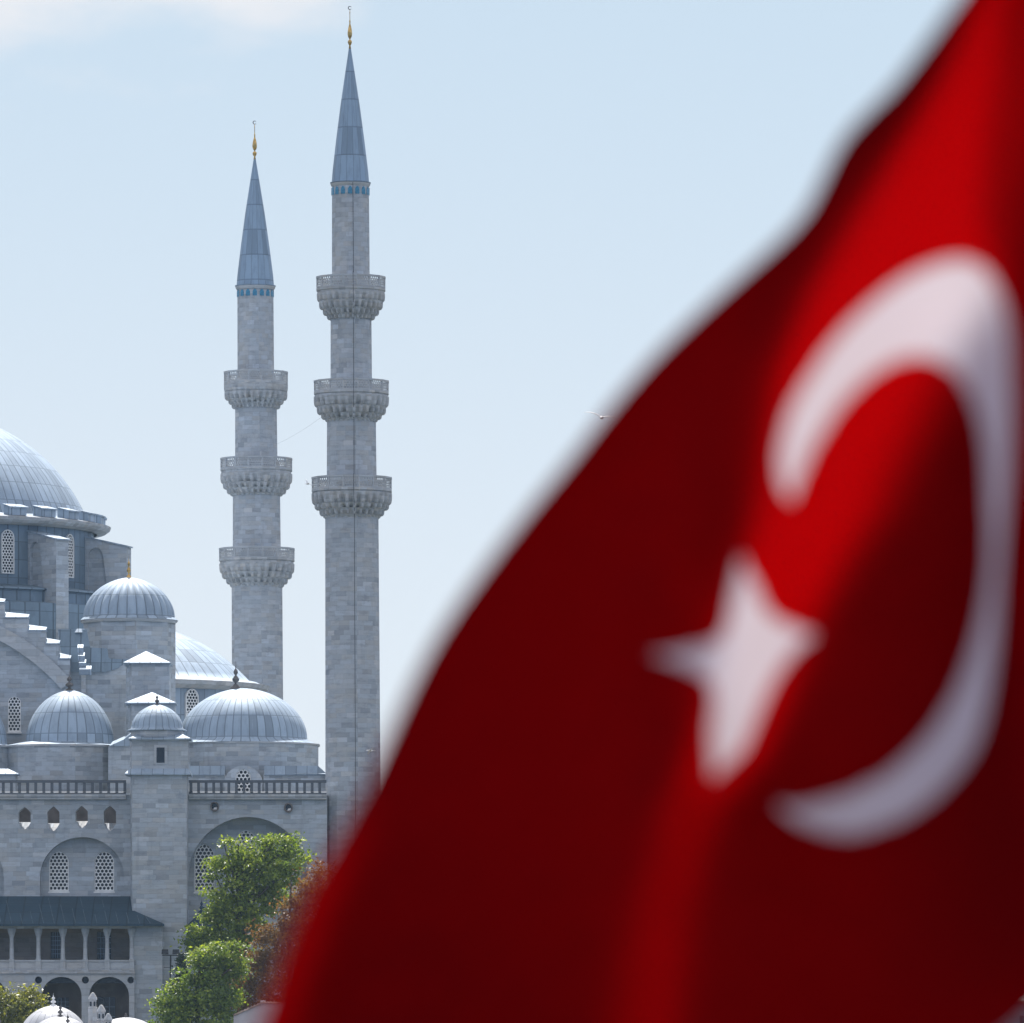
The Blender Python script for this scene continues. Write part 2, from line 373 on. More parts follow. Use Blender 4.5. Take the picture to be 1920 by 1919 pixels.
# ------------------------------------------------------------------ setting: ground
def gh(x, y):
    t = min(1, max(0, (y-90)/430)); return 4.6*t*t*(3-2*t)
bm = bmesh.new(); xs = [-2600,-1200,-600,-300,-200]+list(range(-150,151,15))+[200,300,600,1200,2600]; ys = [-60]+list(range(-30,720,25))+[800,1000,1400,2000,3000]
gv = [[bm.verts.new((x,y,gh(x,y)+(.15*math.sin(x*.13)*math.sin(y*.09) if y > 150 else 0))) for y in ys] for x in xs]
for i in range(len(xs)-1):
    for j in range(len(ys)-1): bm.faces.new((gv[i][j],gv[i+1][j],gv[i+1][j+1],gv[i][j+1])).smooth = True
me = bpy.data.meshes.new('ground'); bm.to_mesh(me); bm.free(); me.materials.append(GROUND)
g = bpy.data.objects.new('ground', me); C.objects.link(g); g['kind'] = 'structure'
BOT = 4.3                                   # foot of walls, just under the terrace

# ------------------------------------------------------------------ the mosque
MQ = empty('mosque', (PX(150,615), 615, BOT), 'grey stone mosque with lead domes, lattice windows and an arcaded gallery, left of the minarets', 'mosque')
def zy(Y): return HZ - (BOT-CZ)*F/Y         # photo row of the wall foot at depth Y

# --- left facade wall with blind arches and drain niches
Y = 600.0
niches = []
for cx, top, bot in ((46,1513,1543),(100,1512,1545),(153,1511,1541),(206,1511,1545)):
    niches.append((cx, top, bot))
nh = [[(cx-11.5,bot),(cx-11.5,top+11)] + [(cx-11.5+1.2*q, top+11-9*math.sin(q/9.6*math.pi/2)) for q in (3,6)] + [(cx,top)] + [(cx+11.5-1.2*q, top+11-9*math.sin(q/9.6*math.pi/2)) for q in (6,3)] + [(cx+11.5,top+11),(cx+11.5,bot),(cx+5,bot+11),(cx,bot+14),(cx-5,bot+11)] for cx,top,bot in niches]
ba = [arch(154,79,1570,1645,1683), arch(-72,79,1570,1645,1683), arch(-298,79,1570,1645,1683)]
mb = MB(); mb.plate(Y, [(-420,1491),(247,1491),(247,zy(Y)),(-420,zy(Y))], nh+ba, 1.2)
wall = mb.build('wall', STONE, MQ)
for cx, top, bot in niches:                 # sloping sills of the niches
    mb = MB(); f = [(PX(cx+d,Y), PZ(bot+e,Y)) for d,e in ((-11.5,0),(-5,11),(0,14),(5,11),(11.5,0))]; zb = PZ(bot-2,Y)
    for a, b in zip(f, f[1:]): mb.face([(a[0],Y+.02,a[1]),(b[0],Y+.02,b[1]),(b[0],Y+1.1,zb),(a[0],Y+1.1,zb)])
    mb.build('niche_sill', STONE_TRIM, MQ)
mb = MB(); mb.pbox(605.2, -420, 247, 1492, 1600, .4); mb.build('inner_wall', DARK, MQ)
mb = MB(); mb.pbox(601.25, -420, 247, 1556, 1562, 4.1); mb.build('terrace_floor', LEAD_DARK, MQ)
for k in (154,-72,-298):                    # recessed field of each blind arch with two windows
    mb = MB(); wo = [arch(k-43.5,18.5,1597,1618,1672), arch(k+41.5,18.5,1597,1618,1672)]
    mb.plate(600.95, [(k-84,1560),(k+84,1560),(k+84,1690),(k-84,1690)], wo, .3, sides=False); mb.build('arch_infill', STONE, MQ)
    if True:
        for o_ in wo: window(MQ, 601.03, o_, 7.4)
# moulding ring of blind arch (slightly proud voussoirs)
def ring(Yf, cx, hw, apex, spring, base, t, depth, name, m=STONE_TRIM):
    a = arch(cx,hw,apex,spring,base,12); b = arch(cx,hw+t,apex-t,spring,base,12); mb = MB()
    for i in range(len(a)-1):
        q = [(PX(x,Yf),PZ(y,Yf)) for x,y in (a[i],a[i+1],b[i+1],b[i])]
        mb.loft([(x,Yf,z) for x,z in q], [(x,Yf+depth,z) for x,z in q])
    return mb.build(name, m, MQ)
ring(599.975, 154, 79.2, 1569.8, 1645, 1683, 17, .02, 'arch_surround', STONE)
# cornice and balustrades
def balustrade(Yb, x0, x1, posts):
    mb = MB(); mb.box(PX(x0,Yb),PX(x1,Yb),Yb-.05,Yb+.35,PZ(1468,Yb),PZ(1463.2,Yb))
    b = mb.build('balustrade', STONE_DARK, MQ)
    mb = MB(); X0, X1 = PX(x0,Yb), PX(x1,Yb); z0, z1, z2 = PZ(1489,Yb), PZ(1487.3,Yb), PZ(1483.6,Yb)
    A = [(X0,Yb-.15,z0),(X0,Yb+.4,z0),(X0,Yb+.4,z2),(X0,Yb-.15,z1)]; mb.loft(A, [(X1,y,z) for _,y,z in A]); mb.build('base_rail', STONE_DARK, b)
    pm = MB(); hw = S(2.6,Yb); pm.box(-hw,hw,-.01,.24,PZ(1484.5,Yb)-PZ(1470,Yb),PZ(1467.6,Yb)-PZ(1470,Yb)); first = None
    for p in posts:
        if first is None: o = pm.build('baluster', STONE_DARK); first = o
        else: o = first.copy(); C.objects.link(o)
        o.location = (PX(p,Yb), Yb, PZ(1470,Yb)); adopt(o, b)
    for zz, dz, pr in ((1491.2,3.2,.22),(1495,3.8,.12)):
        pass
    mb = MB(); mb.box(X0,X1,Yb-.12,Yb+.6,PZ(1494,Yb),PZ(1489.2,Yb)); mb.box(X0,X1,Yb+.0,Yb+.6,PZ(1499,Yb),PZ(1494.2,Yb)); mb.build('cornice', STONE_WORN, b)
balustrade(599.6, -420, 236, [234-15.2*i for i in range(20)])
balustrade(599.6, 354, 612, [358+14.2*i for i in range(18)])

# --- buttress between the bays, with its window turret
def splay(Yf, x0, x1, xl, depth, ytop, ybot, mb):
    """block with a splayed left cheek: front x0..x1, cheek runs back to xl"""
    a = [(PX(x0,Yf),Yf),(PX(x1,Yf),Yf),(PX(x1,Yf),Yf+depth),(PX(xl,Yf),Yf+depth)]
    mb.prism(a, PZ(ybot,Yf), PZ(ytop,Yf))
mb = MB(); splay(597, 248, 350, 240, 3.4, 1452, zy(597), mb); mb.build('buttress', STONE, MQ)
def slab(name, Yf, x0, x1, ytop, ybot, depth, xin0, xin1, back, m=LEAD_FLAT):
    """sloping lead ledge: eave rectangle at ybot rising to an inner rectangle at ytop"""
    zb, zt = PZ(ybot,Yf), PZ(ytop,Yf); X0,X1,I0,I1 = PX(x0,Yf),PX(x1,Yf),PX(xin0,Yf),PX(xin1,Yf)
    mb = MB(); e = .10
    a0 = [(X0,Yf,zb-e),(X1,Yf,zb-e),(X1,Yf+back,zb-e),(X0,Yf+back,zb-e)]; a = [(x,y,zb) for x,y,_ in a0]; b = [(I0,Yf+depth,zt),(I1,Yf+depth,zt),(I1,Yf+back-.3,zt),(I0,Yf+back-.3,zt)]
    mb.loft(a0, a, True, False); mb.loft(a, b, False, True); return mb.build(name, m, MQ, 1.25)
slab('ledge', 596.6, 234, 357, 1441, 1450.5, .55, 242, 352, 4.0)
mb = MB(); splay(597.15, 247.5, 352, 240, 3.0, 1385, 1445, mb)
mb.build('turret', STONE, MQ)
mb = MB(); mb.pbox(597.08, 289, 314, 1397, 1433, .05); tf = mb.build('window', STONE_TRIM, MQ)
mb = MB(); mb.pbox(597.05, 293.5, 308.5, 1402, 1430.5, .028); mb.build('pane', GLASS, tf)
slab('turret_roof', 596.8, 240.5, 357.5, 1373, 1384.5, 1.1, 262, 336, 3.8)
Yc = 598.9
mb = MB(); mb.lathe((PX(295,Yc),Yc), PL([(53,1370.5),(53,1379),(50,1385)],Yc), 8, smooth=False, phase=math.pi/8); mb.build('turret_drum', STONE_TRIM, MQ)
mb = MB(); mb.lathe((PX(294.5,Yc),Yc), PL(dome_prof(48.5,1321,1366,16,.12)+[(56,1370),(56,1371.5),(52,1371.8)],Yc), 48, panels=24); d = mb.build('dome', LEAD, MQ)
finial(d, 294.5, Yc, 1324, 1298, 5.5)

# --- right facade bay with the big arch
big = arch(465,114,1532,1648,1760,14)
mb = MB(); mb.plate(Y, [(350.5,1491),(613,1491),(613,zy(Y)),(350.5,zy(Y))], [big], 2.3); mb.build('wall', STONE, MQ)
w3 = [arch(383.5,19,1583,1607,1673), arch(461,22,1557,1584,1673), arch(545,19,1583,1607,1673)]
mb = MB(); mb.plate(602.1, [(346,1525),(584,1525),(584,1770),(346,1770)], w3, .3, sides=False); mb.build('arch_infill', STONE, MQ)
for o_ in w3: window(MQ, 602.18, o_, 7.6)
ring(599.975, 465, 113.4, 1531.8, 1648, 1655, 17, .02, 'arch_surround', STONE)
for cx, cy in ((402.5,1513),(541,1515)):    # carved water spouts
    mb = MB(); c0 = (PX(cx,Y), PZ(cy,Y)); rr = S(8,Y)
    prev = None
    rings = [[(c0[0]+rr*q*math.cos(t*math.pi/8), Y+yy, c0[1]+rr*q*1.15*math.sin(t*math.pi/8)) for t in range(16)] for q,yy in ((1.05,-.003),(1.0,-.25),(.78,-.25),(.70,-.02))]
    for q in range(3): mb.loft(rings[q], rings[q+1], False, False)
    sp_ = mb.build('water_spout', DARK, MQ)
    mb = MB(); mb.face(rings[3]); mb.build('bore', GLASS, sp_)
    mb = MB(); mb.face([(c0[0]-rr*.3,Y-.26,c0[1]-rr*.72),(c0[0]+rr*.5,Y-.26,c0[1]-rr*.62),(c0[0]+rr*.55,Y-.04,c0[1]-rr*.05),(c0[0]-rr*.1,Y-.04,c0[1]-rr*.2)]); mb.build('bore_reflection', LATTICE, sp_)  # white face painted in as the reflection inside the spout
# little domed porch under the arch
Yc = 598.3
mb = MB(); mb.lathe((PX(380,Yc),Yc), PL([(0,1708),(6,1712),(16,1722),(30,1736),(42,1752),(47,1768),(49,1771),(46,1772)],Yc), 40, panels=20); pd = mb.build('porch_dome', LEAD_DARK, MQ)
finial(pd, 378, Yc, 1712, 1684, 5.5, LEAD_DARK)
mb = MB(); mb.lathe((PX(380,Yc),Yc), PL([(43,1772),(43,zy(Yc))],Yc), 8, smooth=False, phase=math.pi/8); mb.build('porch_wall', STONE, MQ)

# --- low roofs behind the right balustrade, dormer window, drum and dome
mb = MB(); dorm = arch(456,36,1436,1470,1500,8)
mb.pbox(603.0, 350, 422, 1452.5, 1500, 2.5); mb.build('parapet_wall', STONE, MQ); mb = MB(); mb.pbox(603.0, 494, 614, 1452.5, 1500, 2.5); mb.build('parapet_wall', STONE, MQ)
slab('lean_to_roof', 602.8, 348, 420.5, 1436, 1452, .30, 348, 420.5, 3.0)
slab('lean_to_roof', 602.8, 495.5, 614, 1436, 1452, .30, 495.5, 596, 3.0)
mb = MB(); mb.face([P_(552,1451.2,602.7) for P_ in (lambda x,y,yy: (PX(x,yy),yy,PZ(y,yy)),)]+[(PX(614,602.7),602.7,PZ(1451.2,602.7)),(PX(606,603.6),603.6,PZ(1444.5,603.6)),(PX(580,603.6),603.6,PZ(1443.5,603.6))]); mb.build('eave_corner', LEAD_FLAT, MQ, 1.25)
dw = arch(456,14.5,1443,1458,1500,8)
mb = MB(); mb.plate(602.6, dorm, [dw], 2.2); mb.build('dormer', STONE, MQ)
window(MQ, 602.75, dw, 7.6, .25, False)
Yc = 611.0
mb = MB(); mb.lathe((PX(463,Yc),Yc), PL([(136,1398),(136,1510)],Yc), 16, smooth=False, phase=math.pi/16); mb.build('drum', STONE, MQ)
mb = MB(); mb.lathe((PX(463,Yc),Yc), PL([(139,1396.5),(139,1399.5),(136,1400)],Yc), 16, smooth=False, phase=math.pi/16); mb.build('drum_cornice', STONE_TRIM, MQ)
mb = MB(); mb.lathe((PX(456,Yc),Yc), PL(dome_prof(120,1291,1385,22,.05)+[(122,1389),(137,1395.5),(138,1396.4)],Yc), 96, panels=48); d = mb.build('dome', LEAD, MQ)
finial(d, 442, Yc, 1293, 1240, 8)
# --- left neighbour domes
for cx in (131,-70):
    mb = MB(); mb.lathe((PX(cx-13,Yc),Yc), PL([(112,1402),(112,1560)],Yc), 12, smooth=False, phase=math.pi/12); mb.build('drum', STONE, MQ)
    mb = MB(); mb.lathe((PX(cx-13,Yc),Yc), PL([(115,1400),(115,1403.5),(112,1404)],Yc), 12, smooth=False, phase=math.pi/12); mb.build('drum_cornice', STONE_TRIM, MQ)
    mb = MB(); mb.lathe((PX(cx,Yc),Yc), PL(dome_prof(83,1294,1395,20,.16,.86)+[(85,1397),(96,1400)],Yc), 72, panels=28); d = mb.build('dome', LEAD, MQ)
    finial(d, cx-1, Yc, 1299, 1258, 9)
    mb = MB(); mb.lathe((PX(cx-13,Yc),Yc), PL([(80,1393),(114,1399.8),(114,1400)],Yc), 12, panels=24, smooth=False, phase=math.pi/12); mb.build('drum_roof', LEAD_FLAT, MQ)
slab('lean_to_roof', 603.2, -120, 35, 1441, 1451, .8, -110, 14, 2.2)
mb = MB(); mb.pbox(603.5, -118, 29, 1452, 1500, 1.4); mb.build('parapet_wall', STONE, MQ)
# connecting roof saddle rising to the turret
mb = MB(); Yq = 604.0; pts = [(205,1399),(232,1387),(245,1376),(255,1376),(255,1400)]
mb.loft([(PX(x,Yq),Yq,PZ(y,Yq)) for x,y in pts], [(PX(x,Yq),Yq+5,PZ(y-14,Yq)) for x,y in pts]); mb.build('roof_saddle', LEAD_FLAT, MQ, 1.25)
mb = MB(); Yq = 604.2; mb.plate(Yq, [(203,1400.5),(232,1389),(246,1378),(254,1378),(254,1500),(203,1500)], (), 3); mb.build('corner_wall', STONE, MQ)

# --- tympanum: stepped gable, great arch, wall and window
Y = 616.0
rs = [(-60,1060),(-60,1094),(-30,1094),(-30,1128),(7,1128),(7,1157),(52,1157),(52,1181),(85,1181),(85,1206),(110,1206),(110,1234),(131,1234),(131,1420)]
steps = [(-366-x,y) for x,y in reversed(rs)]+rs
acx, acy, Ro, Ri = -183, 1552, 420, 395
arc = lambda rr, a0, a1, k: [(acx+rr*math.sin(R(a0+(a1-a0)*i/k)), acy-rr*math.cos(R(a0+(a1-a0)*i/k))) for i in range(k+1)]
mb = MB(); mb.plate(Y, steps, (), 1.6); mb.build('gable_wall', STONE, MQ)
twin = arch(27,12,1307,1318,1373,8)
mb = MB()
o1, i1 = arc(Ro,-49,49,48), arc(Ri,-49,49,48)
for k in range(48):
    q = [(PX(x,615.6),PZ(y,615.6)) for x,y in (o1[k],o1[k+1],i1[k+1],i1[k])]
    mb.loft([(x,615.6,z) for x,z in q], [(x,615.99,z) for x,z in q], True, True)
mb.build('great_arch', STONE_TRIM, MQ)
window(MQ, 615.9, twin, 6.6, .09)
for (x0,y0),(x1,y1) in zip(steps, steps[1:]):   # sunlit lead caps on the steps
    if y0 != y1: continue
    Yf = Y-.12; mb = MB(); zb = PZ(y0+1,Yf)
    A = [(PX(x0-.5,Yf),Yf,zb-.04),(PX(x0-.5,Yf),Yf+1.7,zb-.04),(PX(x0-.5,Yf),Yf+1.7,zb+.52),(PX(x0-.5,Yf),Yf,zb+.03)]
    B = [(PX(x1+1,Yf),y,z) for _,y,z in A]; q_ = B if x0 > acx else A; q_[2] = (q_[2][0],q_[2][1],q_[2][2]-.18)
    mb.loft(A, B); mb.build('step_cap', LEAD_FLAT, MQ, 1.25)
mb = MB(); mb.box(PX(-497,617.7),PX(236,617.7),619.4,668,BOT,PZ(1262,619.4)); mb.build('prayer_hall', STONE, MQ)
mb = MB(); mb.box(PX(-420,606),PX(612,606),605.7,672,BOT,PZ(1496,605.7)); mb.build('lower_hall', STONE, MQ)
# wall and lead roof between the gable and the weight tower
Yq = 617.2
mb = MB(); mb.plate(Yq, [(128,1258),(160,1260),(200,1259),(222,1252),(236,1244),(236,1420),(128,1420)], (), 2); mb.build('corner_wall', STONE, MQ)
mb = MB(); mb.pbox(617.0, 152, 161, 1262, 1302, .19); mb.build('pilaster', STONE_WORN, MQ)
mb = MB(); mb.plate(617.0, [(126,1259.5),(160,1261),(200,1260),(223,1252.5),(240,1243),(240,1236),(203,1234),(200,1215),(168,1213),(160,1178),(106,1178),(112,1215)], (), .12)
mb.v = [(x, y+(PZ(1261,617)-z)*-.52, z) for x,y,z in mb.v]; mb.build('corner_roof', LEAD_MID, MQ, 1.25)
for x0,x1,y in ((145,156,1213),(146.5,158.5,1228),(147.5,161,1241),(148.5,171,1253)):
    Yf = 615.35+(1253-y)*.032; mb = MB(); zb = PZ(y+1.5,Yf); z2 = PZ(y+12.5,Yf)
    A = [(PX(x0,Yf),Yf,z2),(PX(x0,Yf),Yf+.6,z2),(PX(x0,Yf),Yf+.6,zb+.27),(PX(x0,Yf),Yf+.55,zb+.25),(PX(x0,Yf),Yf,zb-.02)]
    mb.loft(A, [(PX(x1,Yf),b_,c_) for _,b_,c_ in A]); mb.build('roof_step', LEAD_FLAT, MQ, 1.25)
# --- piers with pyramid caps in front of the weight tower
def pyramid(Yf, x0, x1, xa, yb, ya, back):
    X0,X1 = PX(x0,Yf),PX(x1,Yf); zb = PZ(yb,Yf); ap = (PX(xa,Yf+back/2),Yf+back/2,PZ(ya,Yf+back/2)); mb = MB(); e = .10
    q0 = [(X0,Yf,zb-e),(X1,Yf,zb-e),(X1,Yf+back,zb-e),(X0,Yf+back,zb-e)]; q = [(x,y,zb) for x,y,_ in q0]
    mb.loft(q0, q, True, False)
    for i in range(4): mb.face([q[i], q[(i+1)%4], ap])
    return mb.build('pyramid_cap', LEAD_FLAT, MQ, 1.25)
mb = MB(); splay(611.6, 247, 317.5, 233, 3.2, 1243.5, 1420, mb); mb.build('pier', STONE, MQ)
pyramid(611.3, 231, 320, 274, 1242.5, 1221, 3.8)
mb = MB(); splay(608.4, 247, 327, 236, 3.0, 1318.5, 1420, mb); mb.build('pier', STONE, MQ)
pyramid(608.1, 234, 330, 285, 1317.5, 1298, 3.5)
# --- weight tower with ribbed dome
Yc = 622.6
mb = MB(); mb.lathe((PX(243,Yc),Yc), PL([(87,1168),(87,1420)],Yc), 8, smooth=False, phase=R(11)); wt = mb.build('weight_tower', STONE, MQ)
mb = MB(); mb.lathe((PX(242,Yc),Yc), PL([(91,1164),(91,1167),(87,1170)],Yc), 24, smooth=False); mb.build('drum_cornice', STONE_TRIM, MQ)
nf = 28
mb = MB(); pr = PL(dome_prof(86,1083,1158,22,.14,.92)+[(87.5,1160),(92,1164.2)],Yc)
mb.lathe((PX(242,Yc),Yc), pr, nf*8, panels=nf, mod=lambda a,t: 1-.055*(1-abs(math.sin(a*nf/2)))*(1 if t < .93 else 0)); d = mb.build('dome', LEAD, MQ)
finial(d, 241.5, Yc, 1086, 1040, 4.4, GOLD)
mb = MB(); Yf = 618.4; zb = PZ(1186,Yf); mb.loft([(PX(140,Yf),Yf,zb),(PX(154,Yf),Yf,zb),(PX(160,Yf),Yf+1,zb),(PX(146,Yf),Yf+1,zb)],[(PX(144,Yf),Yf+.3,zb+.3),(PX(152,Yf),Yf+.3,zb+.3),(PX(157,Yf),Yf+1,zb+.3),(PX(148,Yf),Yf+1,zb+.3)]); mb.build('spout_cap', LEAD_FLAT, MQ)

# --- half dome to the right of the weight tower
Yc = 642.0; hx = 220
mb = MB(); mb.lathe((PX(hx,Yc),Yc), PL(cap_prof(333,1500,1279,20)+[(262,1281),(274,1285.5)],Yc), 96, panels=72); mb.build('half_dome', LEAD, MQ)
mb = MB(); mb.lathe((PX(hx,Yc),Yc), PL([(274.5,1285.6),(286,1287.5),(283,1295),(270,1300),(258,1302)],Yc), 64, smooth=False); mb.build('cornice', STONE_WORN, MQ)
mb = MB(); mb.lathe((PX(hx,Yc),Yc), PL([(256,1300),(256,1430)],Yc), 48, smooth=False, panels=60); mb.build('drum', LEAD_FLAT, MQ)
def drum_window(cx, Yc, rr, ang, wpx, ytop, ybot, parent, pitch=6.4):
    """window set on a drum: built flat, then turned to its bearing"""
    f = window(parent, 0.0001, [(960,2080)]*3, pitch) if False else None
    w = S(wpx/2,Yc); zt, zb = PZ(ytop,Yc), PZ(ybot,Yc); zs = zt-w*1.25
    out_ = [(-w,zb)] + [(-w*math.cos(R(t)), zs+(zt-zs)*math.sin(R(t))) for t in range(0,181,18)] + [(w,zb)]
    a = R(ang); ctr = Vector((PX(cx,Yc),Yc,0)); nrm = Vector((math.sin(a),-math.cos(a),0)); tg = Vector((math.cos(a),math.sin(a),0))
    T = lambda x,dz,z: tuple(ctr + nrm*(rr+dz) + tg*x + Vector((0,0,z)))
    mb = MB(); n = len(out_); cz = (zt+zb)/2; big_ = [(x*1.16, cz+(z-cz)*1.04) for x,z in out_]
    for i in range(n):
        j = (i+1)%n; p0,p1,q0,q1 = out_[i],out_[j],big_[i],big_[j]
        mb.face([T(q0[0],.16,q0[1]),T(q1[0],.16,q1[1]),T(p1[0],.16,p1[1]),T(p0[0],.16,p0[1])])
        mb.face([T(p0[0],.16,p0[1]),T(p1[0],.16,p1[1]),T(p1[0],.05,p1[1]),T(p0[0],.05,p0[1])]); mb.face([T(q1[0],.16,q1[1]),T(q0[0],.16,q0[1]),T(q0[0],-.1,q0[1]),T(q1[0],-.1,q1[1])])
    fo = mb.build('window', LATTICE, parent)
    bm = hexgrid(out_, S(pitch,Yc), .72); mb = MB()
    for fc in bm.faces: mb.face([T(v.co.x,.12,v.co.z) for v in fc.verts])
    bm.free(); mb.build('lattice', LATTICE, fo)
    mb = MB(); mb.face([T(x,.07,z) for x,z in out_]); mb.build('pane', GLASS, fo)
for a in (35,56): drum_window(hx, Yc, S(256,Yc), a, 24 if a == 35 else 22, 1304, 1372, MQ)

# --- main dome, drum and flying buttresses
Yc = 640.0; dx = -139; c0 = (PX(dx,Yc),Yc)
mb = MB(); mb.lathe(c0, PL(cap_prof(328,1101,979,26)+[(318,984),(335,987)],Yc), 160, panels=104); d = mb.build('main_dome', LEAD, MQ)
finial(d, dx, Yc, 756, 690, 12, GOLD)
mb = MB(); mb.lathe(c0, PL([(335.2,987.2),(347,989.5),(345,995),(338,1000),(321,1003)],Yc), 64, smooth=False); mb.build('cornice', STONE_WORN, MQ)
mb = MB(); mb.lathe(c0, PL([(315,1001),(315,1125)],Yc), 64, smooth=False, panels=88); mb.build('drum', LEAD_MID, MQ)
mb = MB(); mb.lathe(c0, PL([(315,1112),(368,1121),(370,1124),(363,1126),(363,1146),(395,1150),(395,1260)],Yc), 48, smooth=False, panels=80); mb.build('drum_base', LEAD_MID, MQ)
def radial(a, r0, r1, hw, z_out, z_in, z_bot, name, m, parent, capm=None):
    nrm = Vector((math.sin(a),-math.cos(a),0)); tg = Vector((math.cos(a),math.sin(a),0)); o = Vector((c0[0],c0[1],0))
    T = lambda r,t,z: tuple(o+nrm*r+tg*t+Vector((0,0,z)))
    mb = MB(); A = [T(r0,-hw,z_bot),T(r1,-hw,z_bot),T(r1,-hw,z_out),T(r0,-hw,z_in)]; B = [T(r0,hw,z_bot),T(r1,hw,z_bot),T(r1,hw,z_out),T(r0,hw,z_in)]
    mb.loft(A, B); b = mb.build(name, m, parent, 1.25)
    if capm:
        mb = MB(); e = .09; g = .12; A = [T(r0,-hw-g,z_in+.005),T(r1+g,-hw-g,z_out-.02),T(r1+g,-hw-g,z_out+e),T(r0,-hw-g,z_in+e+.02)]; B = [T(r0,hw+g,z_in+.005),T(r1+g,hw+g,z_out-.02),T(r1+g,hw+g,z_out+e),T(r0,hw+g,z_in+e+.02)]
        mb.loft(A, B); mb.build('cap', capm, b, 1.25)
for k in range(-3, 8):                      # lead blocks over the cornice
    a = R(10.6+12*k); radial(a, S(311,Yc), S(336,Yc), S(17,Yc), PZ(973,Yc), PZ(967,Yc), PZ(986.5,Yc), 'cornice_block', LEAD, MQ, LEAD_FLAT)
def fly(a):
    """flying buttress: sloping top, arched passage next to the drum"""
    r0, r1, hw = S(308,Yc), S(395,Yc), S(15,Yc); zo, zi, zb = PZ(1033,Yc), PZ(1013,Yc), PZ(1255,Yc)
    nrm = Vector((math.sin(a),-math.cos(a),0)); tg = Vector((math.cos(a),math.sin(a),0)); o = Vector((c0[0],c0[1],0)); T = lambda r,t,z: tuple(o+nrm*r+tg*t+Vector((0,0,z)))
    pr = [(r0,zb),(r1,zb),(r1,zo),(r0,zi)]; ra, rb = r0+.5, r0+1.75; zs = PZ(1052,Yc); hl = [(ra,PZ(1120,Yc)),(ra,zs)]+[((ra+rb)/2-(rb-ra)/2*math.cos(R(t)), zs+(rb-ra)*.62*math.sin(R(t))) for t in range(15,180,15)]+[(rb,zs),(rb+.35,PZ(1120,Yc))]
    vs = [Vector(p) for p in pr+hl]; es = [(i,(i+1)%4) for i in range(4)]+[(4+i,4+(i+1)%len(hl)) for i in range(len(hl))]
    rv, re, rf, *_ = delaunay_2d_cdt(vs, es, [], 0, 1e-6); P1 = [Vector(p) for p in pr]; P2 = [Vector(p) for p in hl]; mb = MB()
    for f in rf:
        c = sum((rv[i] for i in f), Vector((0,0)))/len(f)
        if not inside(c,P1) or inside(c,P2): continue
        for t in (-hw,hw): mb.face([T(rv[i].x,t,rv[i].y) for i in f])
    for lp in (pr,hl):
        for p,q in zip(lp,lp[1:]+lp[:1]): mb.face([T(p[0],-hw,p[1]),T(q[0],-hw,q[1]),T(q[0],hw,q[1]),T(p[0],hw,p[1])])
    b = mb.build('flying_buttress', STONE, MQ)
    mb = MB()
    for k_ in (-1,1): mb.face([T(r,k_*hw*.55,z) for r,z in hl])
    mb.build('blind_arch', STONE, b)
    mb = MB(); e = .09; g = .12; A = [T(r0,-hw-g,zi+.005),T(r1+g,-hw-g,zo-.02),T(r1+g,-hw-g,zo+e),T(r0,-hw-g,zi+e+.02)]; B = [T(r0,hw+g,zi+.005),T(r1+g,hw+g,zo-.02),T(r1+g,hw+g,zo+e),T(r0,hw+g,zi+e+.02)]
    mb.loft(A,B); mb.build('cap', LEAD_FLAT, b, 1.25)
for a in (-27,-3,20,43.5,77): fly(R(a))
for a in (-15,8.5,32.4,61.2): drum_window(dx, Yc, S(315,Yc), a, 23, 1014, 1092, MQ, 6.0)

# --- gallery at the foot: lean-to roof, colonnade, arcade
Yg = 595.6
xe = 252
cols = [-178,-128,-78,-28,22,72,118,160,201,247]
ar = [arch(115.5,37.5,1832,1868,zy(Yg)-.5), arch(204.5,37.5,1832,1868,zy(Yg)-.5), arch(-26,37.5,1832,1868,zy(Yg)-.5), arch(-115,37.5,1832,1868,zy(Yg)-.5)]
circ = lambda cx,cy,r: [(cx+r*math.cos(t*math.pi/8), cy+r*math.sin(t*math.pi/8)) for t in range(16)]
mb = MB(); mb.plate(Yg, [(-300,1826),(xe,1826),(xe,zy(Yg)),(-300,zy(Yg))], ar+[circ(160,1838,6.8), circ(245,1838,6.5), circ(72,1838,6.8)], .8); gal = mb.build('gallery', STONE_TRIM, MQ)
mb = MB(); mb.pbox(Yg+.75, -300, xe, 1827, 1844, .1); mb.build('dark_roundel', GLASS, gal)
mb = MB(); mb.pbox(Yg-.12, -300, xe+1, 1819.5, 1825.8, 4.4); mb.build('gallery_floor', STONE_WORN, gal)
mb = MB(); mb.pbox(Yg+.16, -300, xe, 1804, 1819, .12); mb.pbox(Yg+.10, -300, xe, 1800.3, 1803.9, .24); mb.build('parapet', STONE_TRIM, gal)
for i, cx in enumerate(cols):
    c0_ = (PX(cx,Yg+.3),Yg+.3); mb = MB(); h = lambda y: PZ(y,Yg)
    mb.box(c0_[0]-.19,c0_[0]+.19,Yg+.02,Yg+.5,h(1819.4),h(1799)); 
    mb.lathe((c0_[0],Yg+.27), [(S(3.8,Yg),h(1758)),(S(4.2,Yg),h(1797)),(S(5.2,Yg),h(1799))], 14)
    mb.lathe((c0_[0],Yg+.27), [(S(8.2,Yg),h(1741)),(S(8.0,Yg),h(1745)),(S(6.2,Yg),h(1752)),(S(4.2,Yg),h(1757)),(S(4.6,Yg),h(1759)),(0,h(1759))], 8, smooth=False, phase=math.pi/8)
    mb.build('column', STONE_TRIM, gal)
mb = MB(); mb.pbox(Yg+.05, -300, xe, 1734, 1741.5, .45); mb.build('beam', STONE_WORN, gal)
mb = MB(); mb.box(PX(xe-2,Yg),PX(304,Yg),Yg+.3,597.02,BOT,PZ(1736,Yg)); mb.build('gallery_end_wall', STONE, gal)
